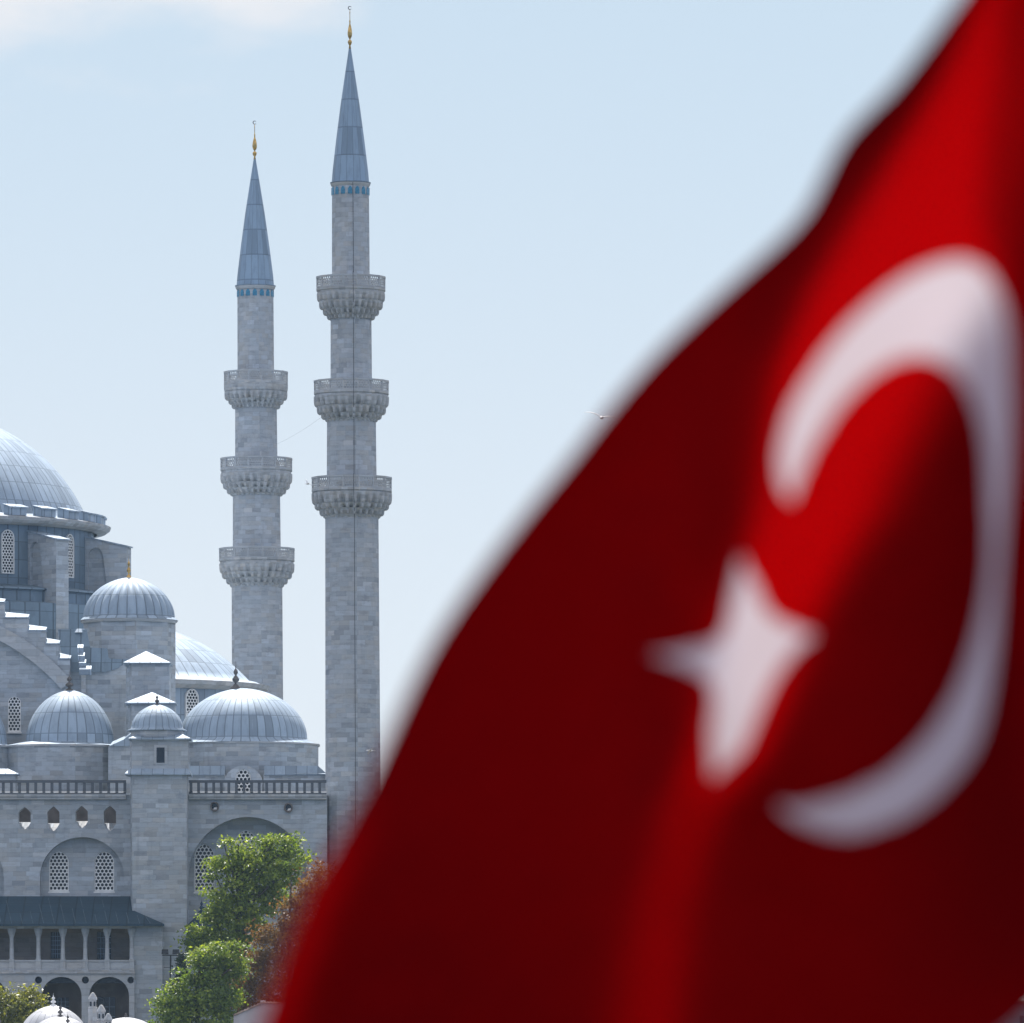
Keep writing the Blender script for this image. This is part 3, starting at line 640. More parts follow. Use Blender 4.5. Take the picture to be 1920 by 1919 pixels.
# roof
P3 = lambda x,y,yy: (PX(x,yy),yy,PZ(y,yy))
mb = MB(); Ye = 594.7
a,b,c,d_ = P3(-300,1733,Ye),P3(308,1733,Ye),P3(249,1681,599.9),P3(-300,1681,599.9)
low = lambda p: (p[0],p[1],p[2]-.16)
e1 = P3(308,1732.5,596.98); m_ = P3(252.5,1708.5,596.96)
mb.face([a,b,m_,c,d_]); mb.face([b,e1,m_]); mb.face([a,low(a),low(b),b]); mb.face([b,low(b),low(e1),e1]); mb.face([low(a),P3(-300,1737,599.9),P3(308,1737,599.9),low(b)])
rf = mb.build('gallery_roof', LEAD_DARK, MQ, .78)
mb = MB()
for k in range(-13, 15):                    # standing seams
    x0 = 20*k+22
    if x0 > 292: continue
    x1 = min(x0-12, 247); y1 = 1682 if x0 < 255 else 1682+(x0-255)*1.0
    p, q = Vector(P3(x0,1732.4,Ye)), Vector(P3(x1,1682,599.8)); 
    q = p + (q-p)*(random.uniform(.3,.98) if x0 < 250 else .3); up = Vector((0,-.02,.035)); w_ = Vector((.02,0,0))
    mb.loft([tuple(p-w_),tuple(p+w_),tuple(p+w_+up),tuple(p-w_+up)],[tuple(q-w_),tuple(q+w_),tuple(q+w_+up),tuple(q-w_+up)])
mb.build('roof_seams', LEAD_SEAM, rf)
# back-wall windows seen between the columns
def barred(Yb, x0, x1, y0, y1, nb, nh_):
    mb = MB(); mb.pbox(Yb, x0, x1, y0, y1, .1); o = mb.build('window', GLASS, MQ)
    mb = MB()
    for k in range(1,nb): xx = x0+(x1-x0)*k/nb; mb.pbox(Yb-.05, xx-.35, xx+.35, y0, y1, .03)
    for k in range(1,nh_): yy = y0+(y1-y0)*k/nh_; mb.pbox(Yb-.08, x0, x1, yy-.4, yy+.4, .025)
    mb.build('window_bars', LEAD, o)
barred(599.85, 95, 117, 1748, 1797, 5, 6); barred(599.85, 182, 208, 1748, 1799, 4, 5)
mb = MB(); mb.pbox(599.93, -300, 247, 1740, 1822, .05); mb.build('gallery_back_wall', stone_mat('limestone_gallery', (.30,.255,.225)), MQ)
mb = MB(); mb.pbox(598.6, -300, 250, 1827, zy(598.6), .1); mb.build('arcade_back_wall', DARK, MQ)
barred(598.4, 88, 129, 1871, 1919, 6, 6); barred(598.4, 184, 216, 1870, 1925, 3, 3)
mb = MB(); mb.pbox(596.93, 277, 279, 1847, zy(597), .06); mb.pbox(596.93, 279.2, 345, 1846, 1848, .06); mb.build('door_frame', STONE_TRIM, MQ)

# ------------------------------------------------------------------ minarets
def muqarnas(mb, c, tiers, lean, n=30):
    """tiers of stalactite niches: pendants hang in front of scooped hollows, each tier set back under the last"""
    for k, (r0,z0,r1,z1) in enumerate(tiers):
        ph = (math.pi/n)*(k % 2); d = 1-r1/r0; h = z0-z1
        rn = [random.uniform(.55,1.25) for _ in range(n+1)]
        m0 = lambda a,t: 1-(d*1.35+.025)*rn[int((a%(2*math.pi))*n/(2*math.pi)+.5)%n]*min(1,max(0,t-.1)*2.)*min(1,max(0,.45+1.3*math.cos(n*a)))
        prof = [(r0,z0),(r0,z0-h*.18),(r0,z0-h*.42),(r0*.995,z0-h*.66),(r0*.985,z0-h*.88),(r0*.955,z1-.03),(r1*.93,z1-.01)]
        mb.lathe(c, prof, n*8, mod=m0, smooth=False, lean=lean, phase=ph)
def minaret(name, label, Yc, base_x, tip_x, tip_y, spire, bal, tiles, shaft_r, finial_top, foot_x, gold):
    zs = lambda y: PZ(y,Yc); r_ = lambda p: S(p,Yc)
    cx = PX(foot_x,Yc); zt, zf = zs(tip_y), zs(1500); k = PX(tip_x,Yc)-cx
    lean = lambda z: k*(z-zf)/(zt-zf)
    root = empty(name, (cx,Yc,BOT), label, 'minaret', 'minarets beside the mosque'); c = (cx,Yc)
    ph = math.pi/16
    prof = [(r_(r),zs(y)) for r,y in shaft_r] + [(r_(shaft_r[-1][0]),BOT)]
    # split the lowest drum so that it starts at the ground
    mb = MB(); mb.lathe(c, prof, 16, smooth=False, lean=lean, phase=ph); mb.build('shaft', STONE_MIN, root)
    sr, sy = spire
    mb = MB(); mb.lathe(c, [(r_(.9),zs(tip_y))]+[(r_(sr*q),zs(tip_y+(sy-tip_y)*t)) for t,q in ((.2,.25),(.44,.515),(.7,.765),(.92,.955))]+[(r_(sr),zs(sy-1)),(r_(sr+3.2),zs(sy)),(r_(sr+3),zs(sy+1.5)),(r_(sr),zs(sy+2))], 16, smooth=False, panels=16, lean=lean, phase=ph); mb.build('spire', LEAD_SPIRE, root)
    mb = MB(); mb.lathe(c, [(r_(sr+2.3),zs(sy+2)),(r_(sr+1.5),zs(sy+5)),(r_(sr-.4),zs(sy+8))], 32, smooth=False, lean=lean); mb.build('cornice', STONE_TRIM, root)
    # tile panels
    ty0, ty1 = tiles; tw = r_(4.0); rr = r_(shaft_r[0][0])*math.cos(math.pi/16)+.02
    pm = MB(); hz = zs(ty0)-zs(ty1); o2 = [(-tw,0),(tw,0),(tw,hz*.6),(tw*.5,hz*.9),(0,hz),(-tw*.5,hz*.9),(-tw,hz*.6)]
    pm.loft([(x,-.03,z) for x,z in o2],[(x,.02,z) for x,z in o2]); first = None
    for i in range(16):
        a = 2*math.pi*i/16
        if first is None: o = pm.build('tile_panel', TILE); first = o
        else: o = first.copy(); C.objects.link(o)
        o.location = (cx+lean(zs(ty0))+rr*math.sin(a), Yc-rr*math.cos(a), zs(ty1)); o.rotation_euler = (0,0,a); adopt(o, root)
    # balconies
    for (rp, y0, y1, tiers) in bal:
        R0 = r_(rp); zb, zt_ = zs(y1), zs(y0); lx = lean(zb)
        mb = MB(); tl = [(r_(a),zs(b),r_(c_),zs(d)) for a,b,c_,d in tiers]; muqarnas(mb, c, tl, lean)
        mb.lathe(c, [(r_(shaft_r[0][0])*.9,zb+.02),(R0*1.005,zb+.02),(R0*1.005,zb-.12),(R0*.97,zb-.2),(tl[0][0],tl[0][1])], 16, smooth=False, lean=lean, phase=ph)
        b = mb.build('balcony', STONE_WORN, root)
        sw = 2*R0*math.sin(math.pi/16); hh = zt_-zb; ap = R0*math.cos(math.pi/16)
        bm = hexgrid([(-sw/2+.05,.10),(sw/2-.05,.10),(sw/2-.05,hh-.10),(-sw/2+.05,hh-.10)], min(sw/4.3,.20), .74)
        fl = [[(v.co.x,v.co.z) for v in f.verts] for f in bm.faces]; bm.free()
        mb = MB(); ms = MB()
        for i in range(16):
            a = 2*math.pi*i/16; nr = Vector((math.sin(a),-math.cos(a),0)); tg = Vector((math.cos(a),math.sin(a),0)); o = Vector((cx+lx,Yc,zb))
            T = lambda x,d,z: tuple(o+nr*(ap+d)+tg*x+Vector((0,0,z)))
            for f in fl:
                mb.face([T(x,-.02,z) for x,z in f]); mb.face([T(x,-.07,z) for x,z in reversed(f)])
            for x0,x1,z0,z1,d in ((-sw/2,sw/2,0,.12,.0),(-sw/2,sw/2,hh-.13,hh,.03),(-sw/2,-sw/2+.07,.12,hh-.13,.01),(sw/2-.07,sw/2,.12,hh-.13,.01)):
                A = [T(x0,d,z0),T(x1,d,z0),T(x1,d,z1),T(x0,d,z1)]; B = [T(x0,-.1,z0),T(x1,-.1,z0),T(x1,-.1,z1),T(x0,-.1,z1)]; ms.loft(A,B)
        p = ms.build('parapet_frame', STONE_TRIM, b, weld=False); q = mb.build('parapet_lattice', STONE_TRIM, b, weld=False)
    # finial: two gilded bulbs, needle and crescent
    h = tip_y+4-finial_top; zf_ = lambda t: zs(tip_y+4-h*t); fx = cx+lean(zs(tip_y))
    pf = [(.5,1),(.55,.93),(.9,.925),(.9,.90),(.55,.895),(.7,.72),(1.6,.67),(1.0,.64),(1.4,.60),(3.6,.46),(4.6,.34),(3.4,.26),(1.0,.20),(1.2,.19),(3.9,.15),(4.0,.11),(2.6,.06),(1.3,.03),(2.4,-.05),(0,-.06)]
    mb = MB(); mb.lathe((fx,Yc), [(r_(r),zf_(t)) for r,t in pf], 14); fi = mb.build('finial', gold, root)
    mb = MB(); rc = r_(3.0); zc = zf_(1)+rc*.9
    for i in range(20):
        t0,t1 = R(120+300*i/20), R(120+300*(i+1)/20); th = lambda t: rc*(.10+.16*math.sin((t-R(120))/R(300)*math.pi))
        ring4 = lambda t: [(fx+q*math.sin(t),Yc+yy,zc+q*math.cos(t)) for q,yy in ((rc+th(t),-.02),(rc+th(t),.02),(rc-th(t),.02),(rc-th(t),-.02))]
        mb.loft(ring4(t0),ring4(t1))
    o = mb.build('crescent', BRONZE, fi); 
    return root, cx, lean
LEAD_SPIRE = lead_mat('lead_spire', (.235, .325, .43), 2.1, .035, .25, .5)
near, ncx, nlean = minaret('minaret', 'taller three-balcony stone minaret nearer the red flag, with black cable down its shaft', 602.4, 662, 656, 84, (35.5,343),
    [(65.5,520,543,[(64,551,61,566),(60,566,54,580),(53,580,46,591),(45.5,590,40,599)]),
     (71,715,737,[(70.5,745,66,763),(65,763,58,777),(57,777,50,786),(49.5,786,47,791)]),
     (76,896,920,[(75.5,926,71,946),(70,946,62,956),(61,956,54,967),(54,967,52,972)])],
    (352.5,367), [(35.2,350),(36,530),(38.5,531),(39.5,720),(46,721),(47.5,905),(50.5,906),(52.5,1480)], 18, 662, GOLD)
far, fcx, flean = minaret('minaret', 'shorter-looking three-balcony stone minaret standing behind the mosque domes, left of the other', 670.0, 484, 477.5, 292, (35.5,536),
    [(60.5,698,719,[(60,722,60,736),(59,736,52,750),(52,750,46,758),(46,757,40,766)]),
     (68,860,881,[(67.5,890,64,907),(63,907,57,917),(56,917,50,926),(49.5,926,45.5,930)]),
     (71.5,1029,1050,[(70.5,1058,67,1075),(66,1075,59,1085),(58,1085,51,1095),(51,1095,48.5,1101)])],
    (545,557.5), [(34.2,543),(34.8,708),(39.2,709),(40.2,868),(44.6,869),(45.6,1036),(48,1037),(49,1500)], 233, 484, GOLD)
# lightning cable on the near minaret
mb = MB(); Yc = 602.4; pts = []
for y, rr in ((346,36.5),(515,37),(516,66),(545,67),(566,63),(598,40.5),(711,40.5),(712,72),(742,72.5),(763,68),(790,47.5),(893,48.2),(894,77),(926,77.5),(946,73),(972,52.6),(1150,53),(1420,53.4),(1700,53.6)):
    a = math.asin(5.5/rr); z = PZ(y,Yc); ra = S(rr,Yc)*1.0
    pts.append((ncx+nlean(z)+S(5.5,Yc)+random.uniform(-.015,.015), Yc-ra*math.cos(a)-.04, z))
mb.tube(pts, .02, 6); mb.build('lightning_cable', CABLE, near)
# thin rope slung between the two minarets
za, zb = PZ(762,670), PZ(742,602.4); A = Vector((fcx+flean(za)+S(52,670)*.8, 670-S(52,670)*.6, PZ(835,670))); B = Vector((ncx+nlean(zb)-S(70,602)*.8, 602.4+S(70,602)*.6, PZ(778,602.4)))
mb = MB(); mb.tube([tuple(A.lerp(B,t)-Vector((0,0,.12*4*t*(1-t)))) for t in [i/14 for i in range(15)]], .006, 5)
tag(mb.build('rope', CABLE), 'thin faint rope slung between the two minarets', 'rope')

# ------------------------------------------------------------------ trees
def crown(parent, blobs, m, nleaf, size, Yc, ydepth=.8, name='crown', sub=.55, upb=.42):
    """leaves in small sprays spread through lobes; blobs = (px, py, radius px, depth offset m)"""
    tot = sum(b[2]**2 for b in blobs); V = []; T = []
    for (px,py,rp,dy) in blobs:
        Yb = Yc+dy; c = np.array([PX(px,Yb),Yb,PZ(py,Yb)]); rr = S(rp,Yb); nl = int(nleaf*rp**2/tot); ns = max(6, nl//40)
        d = RNG.normal(size=(ns,3)); d /= np.linalg.norm(d,axis=1)[:,None]
        rad = rr*(.35+.65*RNG.random(ns)**.45)*(1+.22*RNG.normal(size=ns)); sc_ = c + d*rad[:,None]*np.array([1,ydepth,.95])
        st = RNG.random(ns)*.55+.1; sr = sub*(.6+.8*RNG.random(ns))
        for i in range(ns):
            k = max(3, int(nl/ns*(.5+RNG.random())))
            p = sc_[i] + RNG.normal(size=(k,3))*sr[i]*np.array([.62,.62,.26]); p[:,2] -= .10*np.abs(RNG.normal(size=k))
            nrm = RNG.normal(size=(k,3)) + d[i]*.6 + np.array([0,-.25,upb*2]); nrm /= np.linalg.norm(nrm,axis=1)[:,None]
            t1 = np.cross(nrm, RNG.normal(size=(k,3))); t1 /= np.linalg.norm(t1,axis=1)[:,None]; t2 = np.cross(nrm,t1)
            L = size*(.6+.8*RNG.random(k))[:,None]; Wd = L*.62
            q = np.stack([p-t1*L*.5, p+t2*Wd*.5+nrm*L*.08, p+t1*L*.5, p-t2*Wd*.5+nrm*L*.08],axis=1)
            V.append(q.reshape(-1,3)); T.append(np.clip(st[i]+.2*RNG.random(k)+.2*RNG.normal(size=k),0,1))
    V = np.concatenate(V); T = np.concatenate(T); n = len(T)
    me = bpy.data.meshes.new(name); me.from_pydata(V.tolist(), [], np.arange(n*4).reshape(-1,4).tolist()); me.materials.append(m)
    at = me.attributes.new('tone','FLOAT','FACE'); at.data.foreach_set('value', T.astype(np.float32))
    o = bpy.data.objects.new(name, me); C.objects.link(o); adopt(o, parent); return o
def tree(name, label, cat, Yc, foot_px, blobs, m, nleaf, size, rad=.28, sub=.55, limbs=True, group=None):
    fx = PX(foot_px,Yc); gz = gh(fx,Yc)-.1
    root = empty(name, (fx,Yc,gz), label, cat, group)
    top = min(b[1] for b in blobs); cx = sum(b[0] for b in blobs)/len(blobs)
    mid = Vector((PX((foot_px+cx)/2,Yc),Yc,(gz+PZ(sum(b[1] for b in blobs)/len(blobs),Yc))/2))
    mb = MB(); tp = Vector((PX(cx,Yc),Yc,PZ(top+12,Yc)))
    pts = [Vector((fx,Yc,gz)), mid, mid.lerp(tp,.5)+Vector((random.uniform(-.3,.3),.2,0)), tp]
    mb.tube([tuple(p) for p in pts], [rad,rad*.75,rad*.45,.04], 9)
    if limbs:
        for (px,py,rp,dy) in blobs:
            e = Vector((PX(px,Yc+dy),Yc+dy,PZ(py-rp*.3,Yc+dy))); st = mid.lerp(tp, max(0,min(.8,(e.z-mid.z)/(max(.1,tp.z-mid.z))-.35)))
            mb.tube([tuple(st), tuple(st.lerp(e,.5)+Vector((0,random.uniform(-.2,.2),-.25))), tuple(e)], [rad*.4,rad*.25,.03], 6)
    mb.build('trunk', BARK, root)
    crown(root, blobs, m, nleaf, size, Yc, sub=sub)
    return root
tree('tree', 'tall leafy green tree in front of the big pointed arch, left of the flag', 'tree', 588, 452,
     [(462,1600,30,0),(505,1590,34,.6),(540,1592,26,.3),(538,1630,28,-.5),(495,1640,40,-.3),(452,1632,32,.3),(415,1616,20,0),(432,1578,8,.2),(445,1680,34,-.5),(490,1690,36,.4),(412,1690,26,.2),(518,1670,22,.6),
      (400,1725,26,-.2),(440,1730,36,-.6),(478,1735,28,.4),(372,1750,22,0),(405,1768,28,-.4),(445,1775,28,.3),(390,1790,24,.2),(365,1765,14,.3),(400,1800,24,.4),(430,1800,22,.5),(375,1790,16,.3),(418,1578,6,.1),(570,1610,9,.2),(402,1640,10,.1),(393,1672,9,.2),(356,1738,8,0),(554,1572,8,.2),(520,1572,10,.3)], LEAF_G, 21000, .25, .34, .55)
tree('tree', 'dense round green tree at the bottom edge, below the tall green tree', 'tree', 576, 365,
     [(385,1815,32,0),(362,1834,17,.3),(425,1820,26,.4),(345,1865,36,-.4),(395,1860,40,-.6),(430,1870,24,.5),(312,1895,26,0),(350,1915,40,-.3),(405,1915,38,-.5),(300,1925,20,.2),(420,1800,18,.3),(385,1788,13,.2),(322,1848,10,.1),(300,1872,8,.1),(400,1786,22,-.9),(372,1800,12,-.7),(438,1788,20,-.7),(452,1806,16,-.4)], LEAF_D, 17000, .24, .32, .52)
tree('tree', 'bronze brown leaved tree between the green trees and the flag edge', 'tree', 580, 545,
     [(600,1640,20,0),(580,1665,26,.3),(610,1675,26,0),(560,1690,24,-.2),(545,1730,32,-.4),(590,1720,34,0),(625,1720,30,.4),(505,1760,30,0),(550,1775,38,-.4),(600,1775,36,.3),(475,1800,26,.2),(515,1815,36,-.4),(465,1840,22,0),(570,1830,40,0),(490,1860,34,-.3),(460,1880,18,.3),(540,1880,40,-.2)], LEAF_R, 23000, .22, .3, .62)
tree('tree', 'yellow green bushy tree at the lower left corner', 'tree', 578, 18,
     [(20,1872,24,0),(55,1868,20,.3),(-10,1880,26,.3),(35,1895,30,-.4),(70,1890,14,.2),(0,1915,32,-.3),(50,1920,26,-.5),(-50,1880,34,0)], LEAF_Y, 9000, .23, .24, .5)
# narrow cypress
Yc = 586; fx = PX(340,Yc); root = empty('cypress_tree', (fx,Yc,gh(fx,Yc)-.1), 'narrow dark cypress with a pointed top beside the lamp post', 'tree')
mb = MB(); mb.tube([(fx,Yc,gh(fx,Yc)-.1),(fx,Yc,PZ(1850,Yc)),(fx,Yc,PZ(1785,Yc))],[.16,.12,.02],7); mb.build('trunk', BARK, root)
crown(root, [(341,1790,4,0),(340,1800,6.5,0),(341,1812,8.5,0),(339,1826,10,0),(340,1842,11,0),(340,1860,12,0),(340,1878,12.5,0),(340,1896,12.5,0)], LEAF_C, 5200, .20, Yc, 1.0, sub=.22)

# ------------------------------------------------------------------ lamp post with two floodlights
Yc = 584; fx = PX(320,Yc); z0 = gh(fx,Yc)-.05
lp = empty('lamp_post', (fx,Yc,z0), 'slim dark lamp post carrying two floodlights before the stone buttress', 'lamp post')
mb = MB(); mb.tube([(PX(317,Yc),Yc,z0),(PX(320,Yc),Yc,PZ(1792,Yc))],[.075,.055],8); mb.build('pole', IRON, lp)
mb = MB(); mb.box(PX(304,Yc),PX(335,Yc),Yc-.03,Yc+.03,PZ(1792.5,Yc),PZ(1790.5,Yc)); mb.box(PX(307,Yc),PX(320,Yc),Yc-.02,Yc+.02,PZ(1814.6,Yc),PZ(1813.6,Yc)); mb.build('crossarm', IRON, lp)
for cx in (309.5,330):
    mb = MB(); A = [(PX(cx-6.5,Yc),Yc-.22,PZ(1789.5,Yc)),(PX(cx+6.5,Yc),Yc-.22,PZ(1789.5,Yc)),(PX(cx+6,Yc),Yc-.12,PZ(1780.5,Yc)),(PX(cx-6,Yc),Yc-.12,PZ(1780.5,Yc))]
    B = [(x*1+ (PX(cx,Yc)-x)*.35,Yc+.2,z) for x,_,z in A]; mb.loft(A,B); f = mb.build('floodlight', IRON, lp)
    mb = MB(); k = [((PX(cx,Yc)-x)*.15+x, y-.005, z+(PZ(1785,Yc)-z)*.18) for x,y,z in A]; mb.face(k); mb.build('lens', GLASS, f)

# ------------------------------------------------------------------ small domed building at the bottom edge
Yc = 566; fx = PX(115,Yc)
hb = empty('domed_building', (fx,Yc,gh(fx,Yc)-.2), 'low building with pale lead domes and stone chimneys at the lower left edge', 'building')
mb = MB(); mb.box(PX(-60,Yc),PX(300,Yc),Yc-3,Yc+9,gh(fx,Yc)-.2,PZ(1962,Yc)); mb.build('wall', STONE, hb)
LEAD_PALE = lead_mat('pale_lead_dome', (.42, .43, .46), 1.5, .05, .15, .55)
for cx,yt,rp,dy,ft,fw,fm in ((100,1886,66,3,1862,6,LATTICE),(113,1906,60,-1,1879,6,BRONZE),(127,1921,55,-3,1898,5,BRONZE),(236,1908,66,2,1897,4,BRONZE),(0,1930,60,1,1905,5,BRONZE)):
    Yd = Yc+dy; mb = MB(); mb.lathe((PX(cx,Yd),Yd), PL(dome_prof(rp,yt,1952,16,.05)+[(rp+4,1955),(rp+4,1964)],Yd), 48, panels=22); d = mb.build('dome', LEAD_PALE, hb)
    finial(d, cx, Yd, yt+2, ft, fw, fm)
for cx,yt,wd,dy in ((174,1861,8.5,0),(190,1884,8.5,-1),(203,1900,8,-2)):
    Yd = Yc+dy; mb = MB(); c_ = (PX(cx,Yd),Yd)
    mb.lathe(c_, PL([(0,yt),(3,yt+1.5),(wd*.8,yt+8),(wd,yt+12),(wd*.95,yt+14),(wd*.8,yt+15),(wd*.8,yt+27),(wd*1.02,yt+28),(wd*1.05,yt+30),(wd,yt+31),(wd,1966)],Yd), 12, smooth=False); ch = mb.build('chimney', STONE_WORN, hb)
    mb = MB()
    for i in range(6):
        a = math.pi*2*(i+.5)/6; r0 = S(wd*.8,Yd); t = Vector((math.cos(a),math.sin(a),0)); nn = Vector((math.sin(a),-math.cos(a),0)); o = Vector((c_[0],c_[1],0))
        zA, zB = PZ(yt+26,Yd), PZ(yt+17,Yd); hw = r0*.28
        mb.face([tuple(o+nn*(r0+.015)+t*x+Vector((0,0,z))) for x,z in ((-hw,zA),(hw,zA),(hw,zB-.05),(0,zB),(-hw,zB-.05))])
    mb.build('smoke_vent', GLASS, ch)

# ------------------------------------------------------------------ houses at the bottom, partly behind the flag
def gable_house(name, label, Yc, xl, xa, xr, yl, ya, yr, depth, wallm):
    fx = PX(xa,Yc); gz = gh(fx,Yc)-.2; h = empty(name, (fx,Yc,gz), label, 'house')
    mb = MB(); poly = [(PX(xl,Yc),gz),(PX(xr,Yc),gz),(PX(xr,Yc),PZ(yr,Yc)),(PX(xa,Yc),PZ(ya,Yc)),(PX(xl,Yc),PZ(yl,Yc))]
    mb.loft([(x,Yc,z) for x,z in poly],[(x,Yc+depth,z) for x,z in poly]); mb.build('wall', wallm, h)
    mb = MB()
    for a,b in ((poly[4],poly[3]),(poly[3],poly[2])):
        n = max(4, int(math.hypot(b[0]-a[0],b[1]-a[1])/.22)); 
        for i in range(n):
            t0,t1 = i/n,(i+1)/n; p = (a[0]+(b[0]-a[0])*t0,a[1]+(b[1]-a[1])*t0+.02); q = (a[0]+(b[0]-a[0])*t1,a[1]+(b[1]-a[1])*t1+.02)
            r = [(p[0],Yc-.15,p[1]),(q[0],Yc-.15,q[1]),(q[0],Yc-.15,q[1]+.08),((p[0]+q[0])/2,Yc-.15,(p[1]+q[1])/2+.15),(p[0],Yc-.15,p[1]+.08)]
            mb.loft(r,[(x,Yc+depth+.1,z) for x,_,z in r])
    mb.build('roof', RTILE, h); return h
hs = gable_house('house', 'white plastered house gable with a tiled ridge, beneath the bronze tree', 560, 438, 492, 700, 1906, 1882, 1890, 9, PLASTER)
mb = MB(); mb.box(PX(488,560),PX(497,560),560.5,561.1,PZ(1884,560),PZ(1876,560)); mb.build('chimney', PLASTER, hs)
h2 = gable_house('house', 'grey house with a brown tiled roof edge at the lower right corner under the flag', 555, 1780, 1868, 2050, 1880, 1868, 1915, 10, plain('grey_plaster', (.12,.12,.15), .9, 0, .15, 1))
mb = MB(); mb.pbox(554.93, 1912, 1950, 1905, 1960, .06); mb.build('window', GLASS, h2)

# ------------------------------------------------------------------ gulls
def gull(name, label, px, py, Yb, span, yaw, roll, flap, pitch=0):
    bm = bmesh.new(); k = 12
    rings = []
    for x,r in ((-.26,.012),(-.20,.035),(-.10,.06),(.02,.068),(.12,.055),(.18,.038),(.215,.043),(.25,.036),(.28,.014),(.315,.004)):
        rings.append([bm.verts.new((x, r*math.cos(2*math.pi*i/k), r*.9*math.sin(2*math.pi*i/k)+(.01 if x > .17 else 0))) for i in range(k)])
    for a,b in zip(rings,rings[1:]):
        for i in range(k): bm.faces.new((a[i],a[(i+1)%k],b[(i+1)%k],b[i]))
    bm.faces.new(list(reversed(rings[0]))); bm.faces.new(rings[-1])
    tl = [bm.verts.new(v) for v in ((-.20,-.03,.0),(-.20,.03,.0),(-.36,.075,.0),(-.36,-.075,.0))]; t2 = [bm.verts.new((v.co.x,v.co.y,.012)) for v in tl]
    bm.faces.new(tl); bm.faces.new(t2)
    for i in range(4): bm.faces.new((tl[i],tl[(i+1)%4],t2[(i+1)%4],t2[i]))
    for sgn in (-1,1):                      # wing: root, wrist, tip
        prof = []
        for y,x0,ch,z,th in ((.03,.10,.17,.02,.030),(.16,.125,.16,.02+flap*.10,.034),(.30,.14,.135,.02+flap*.17,.03),(.42,.10,.11,.02+flap*.16,.026),(.55,.03,.075,.02+flap*.11,.02),(.65,-.04,.02,.02+flap*.05,.012)):
            y_ = y*span/1.3*sgn
            prof.append([bm.verts.new(p) for p in ((x0,y_,z),(x0-ch*.35,y_,z+th),(x0-ch,y_,z),(x0-ch*.35,y_,z-th*.4))])
        for a,b in zip(prof,prof[1:]):
            for i in range(4): bm.faces.new((a[i],a[(i+1)%4],b[(i+1)%4],b[i]))
        bm.faces.new(prof[0]); bm.faces.new(prof[-1])
    bmesh.ops.recalc_face_normals(bm, faces=bm.faces)
    me = bpy.data.meshes.new(name); bm.to_mesh(me); bm.free()
    me.materials.append(plain('gull_feathers', (.62,.62,.63), .7, 0, .2, 6))
    o = bpy.data.objects.new(name, me); C.objects.link(o); o.location = (PX(px,Yb),Yb,PZ(py,Yb)); o.rotation_euler = (R(roll),R(pitch),R(yaw))
    md = o.modifiers.new('join','REMESH'); md.mode = 'VOXEL'; md.voxel_size = .007; md.use_smooth_shade = True
    tag(o, label, 'bird', 'gulls in flight')
gull('gull', 'white gull with spread wings just left of the red flag edge', 1128, 783, 290, 1.35, 262, -12, .45, 8)
gull('gull', 'tiny gull beside the lowest balcony of the nearer minaret', 577, 908, 760, 1.2, 215, -30, 1.4)
gull('gull', 'small sunlit gull crossing the nearer minaret shaft', 694, 1408, 560, 1.1, 200, 25, -.6)

# ------------------------------------------------------------------ the flag
D0 = 12.0
ctrl = [((.696,.5),(1552,1190)),((.782,.381),(1388,1026)),((.922,.4265),(1208,1232)),((.922,.5735),(1336,1488)),((.782,.619),(1462,1415)),((.8208,.5),(1402,1242)),
        ((.711,.366),(1478,948)),((.711,.634),(1452,1512)),
        ((.5,.25),(1672,505)),((.25,.5),(1912,830)),((.5,.75),(1700,1555)),((.3625,.5),(1832,960)),((.5625,.3),(1625,735)),((.5625,.7),(1600,1448)),
        ((.32,.326),(1840,475)),((.32,.674),(1872,1330)),((.42,.36),(1760,690)),((.42,.64),(1760,1285)),((.66,.308),(1495,760)),((.62,.72),(1560,1592)),
        ((.35,0),(1825,-40)),((.47,0),(1672,165)),((.54,0),(1578,265)),((.60,0),(1514,390)),((.68,0),(1412,495)),((.78,0),(1245,650)),((.95,0),(1068,862)),((1.05,0),(968,985)),((1.15,0),(822,1190)),((1.3,0),(682,1480)),((1.36,0),(617,1600)),((1.42,0),(563,1710)),((1.5,0),(470,1970)),
        ((0,0),(2200,-420)),((0,.5),(2200,560)),((0,1),(2230,1600)),((.18,1),(1972,1862)),((.27,1),(1890,1935)),((.5,1),(1640,2080)),((.8,1),(1400,2240)),((1.5,1),(900,2900)),((1.5,.5),(680,2420))]
U = np.array([c[0] for c in ctrl]); T_ = np.array([c[1] for c in ctrl], float)
def phi(d2): return np.where(d2 > 0, d2*np.log(np.maximum(d2,1e-12)), 0)
n_ = len(U); K = phi(((U[:,None]-U[None])**2).sum(-1)) + np.diag(np.where(U[:,1] == 0, 2e-5, 4e-4)); Q = np.c_[np.ones(n_),U]
A_ = np.block([[K,Q],[Q.T,np.zeros((3,3))]]); sol = np.linalg.solve(A_, np.r_[T_,np.zeros((3,2))])
NU, NV = 520, 360
uu, vv = np.meshgrid(np.linspace(0,1.5,NU+1), np.linspace(0,1,NV+1), indexing='ij'); P_ = np.c_[uu.ravel(),vv.ravel()]
scr = np.concatenate([phi(((p[:,None]-U[None])**2).sum(-1))@sol[:n_] + np.c_[np.ones(len(p)),p]@sol[n_:] for p in np.array_split(P_,40)])
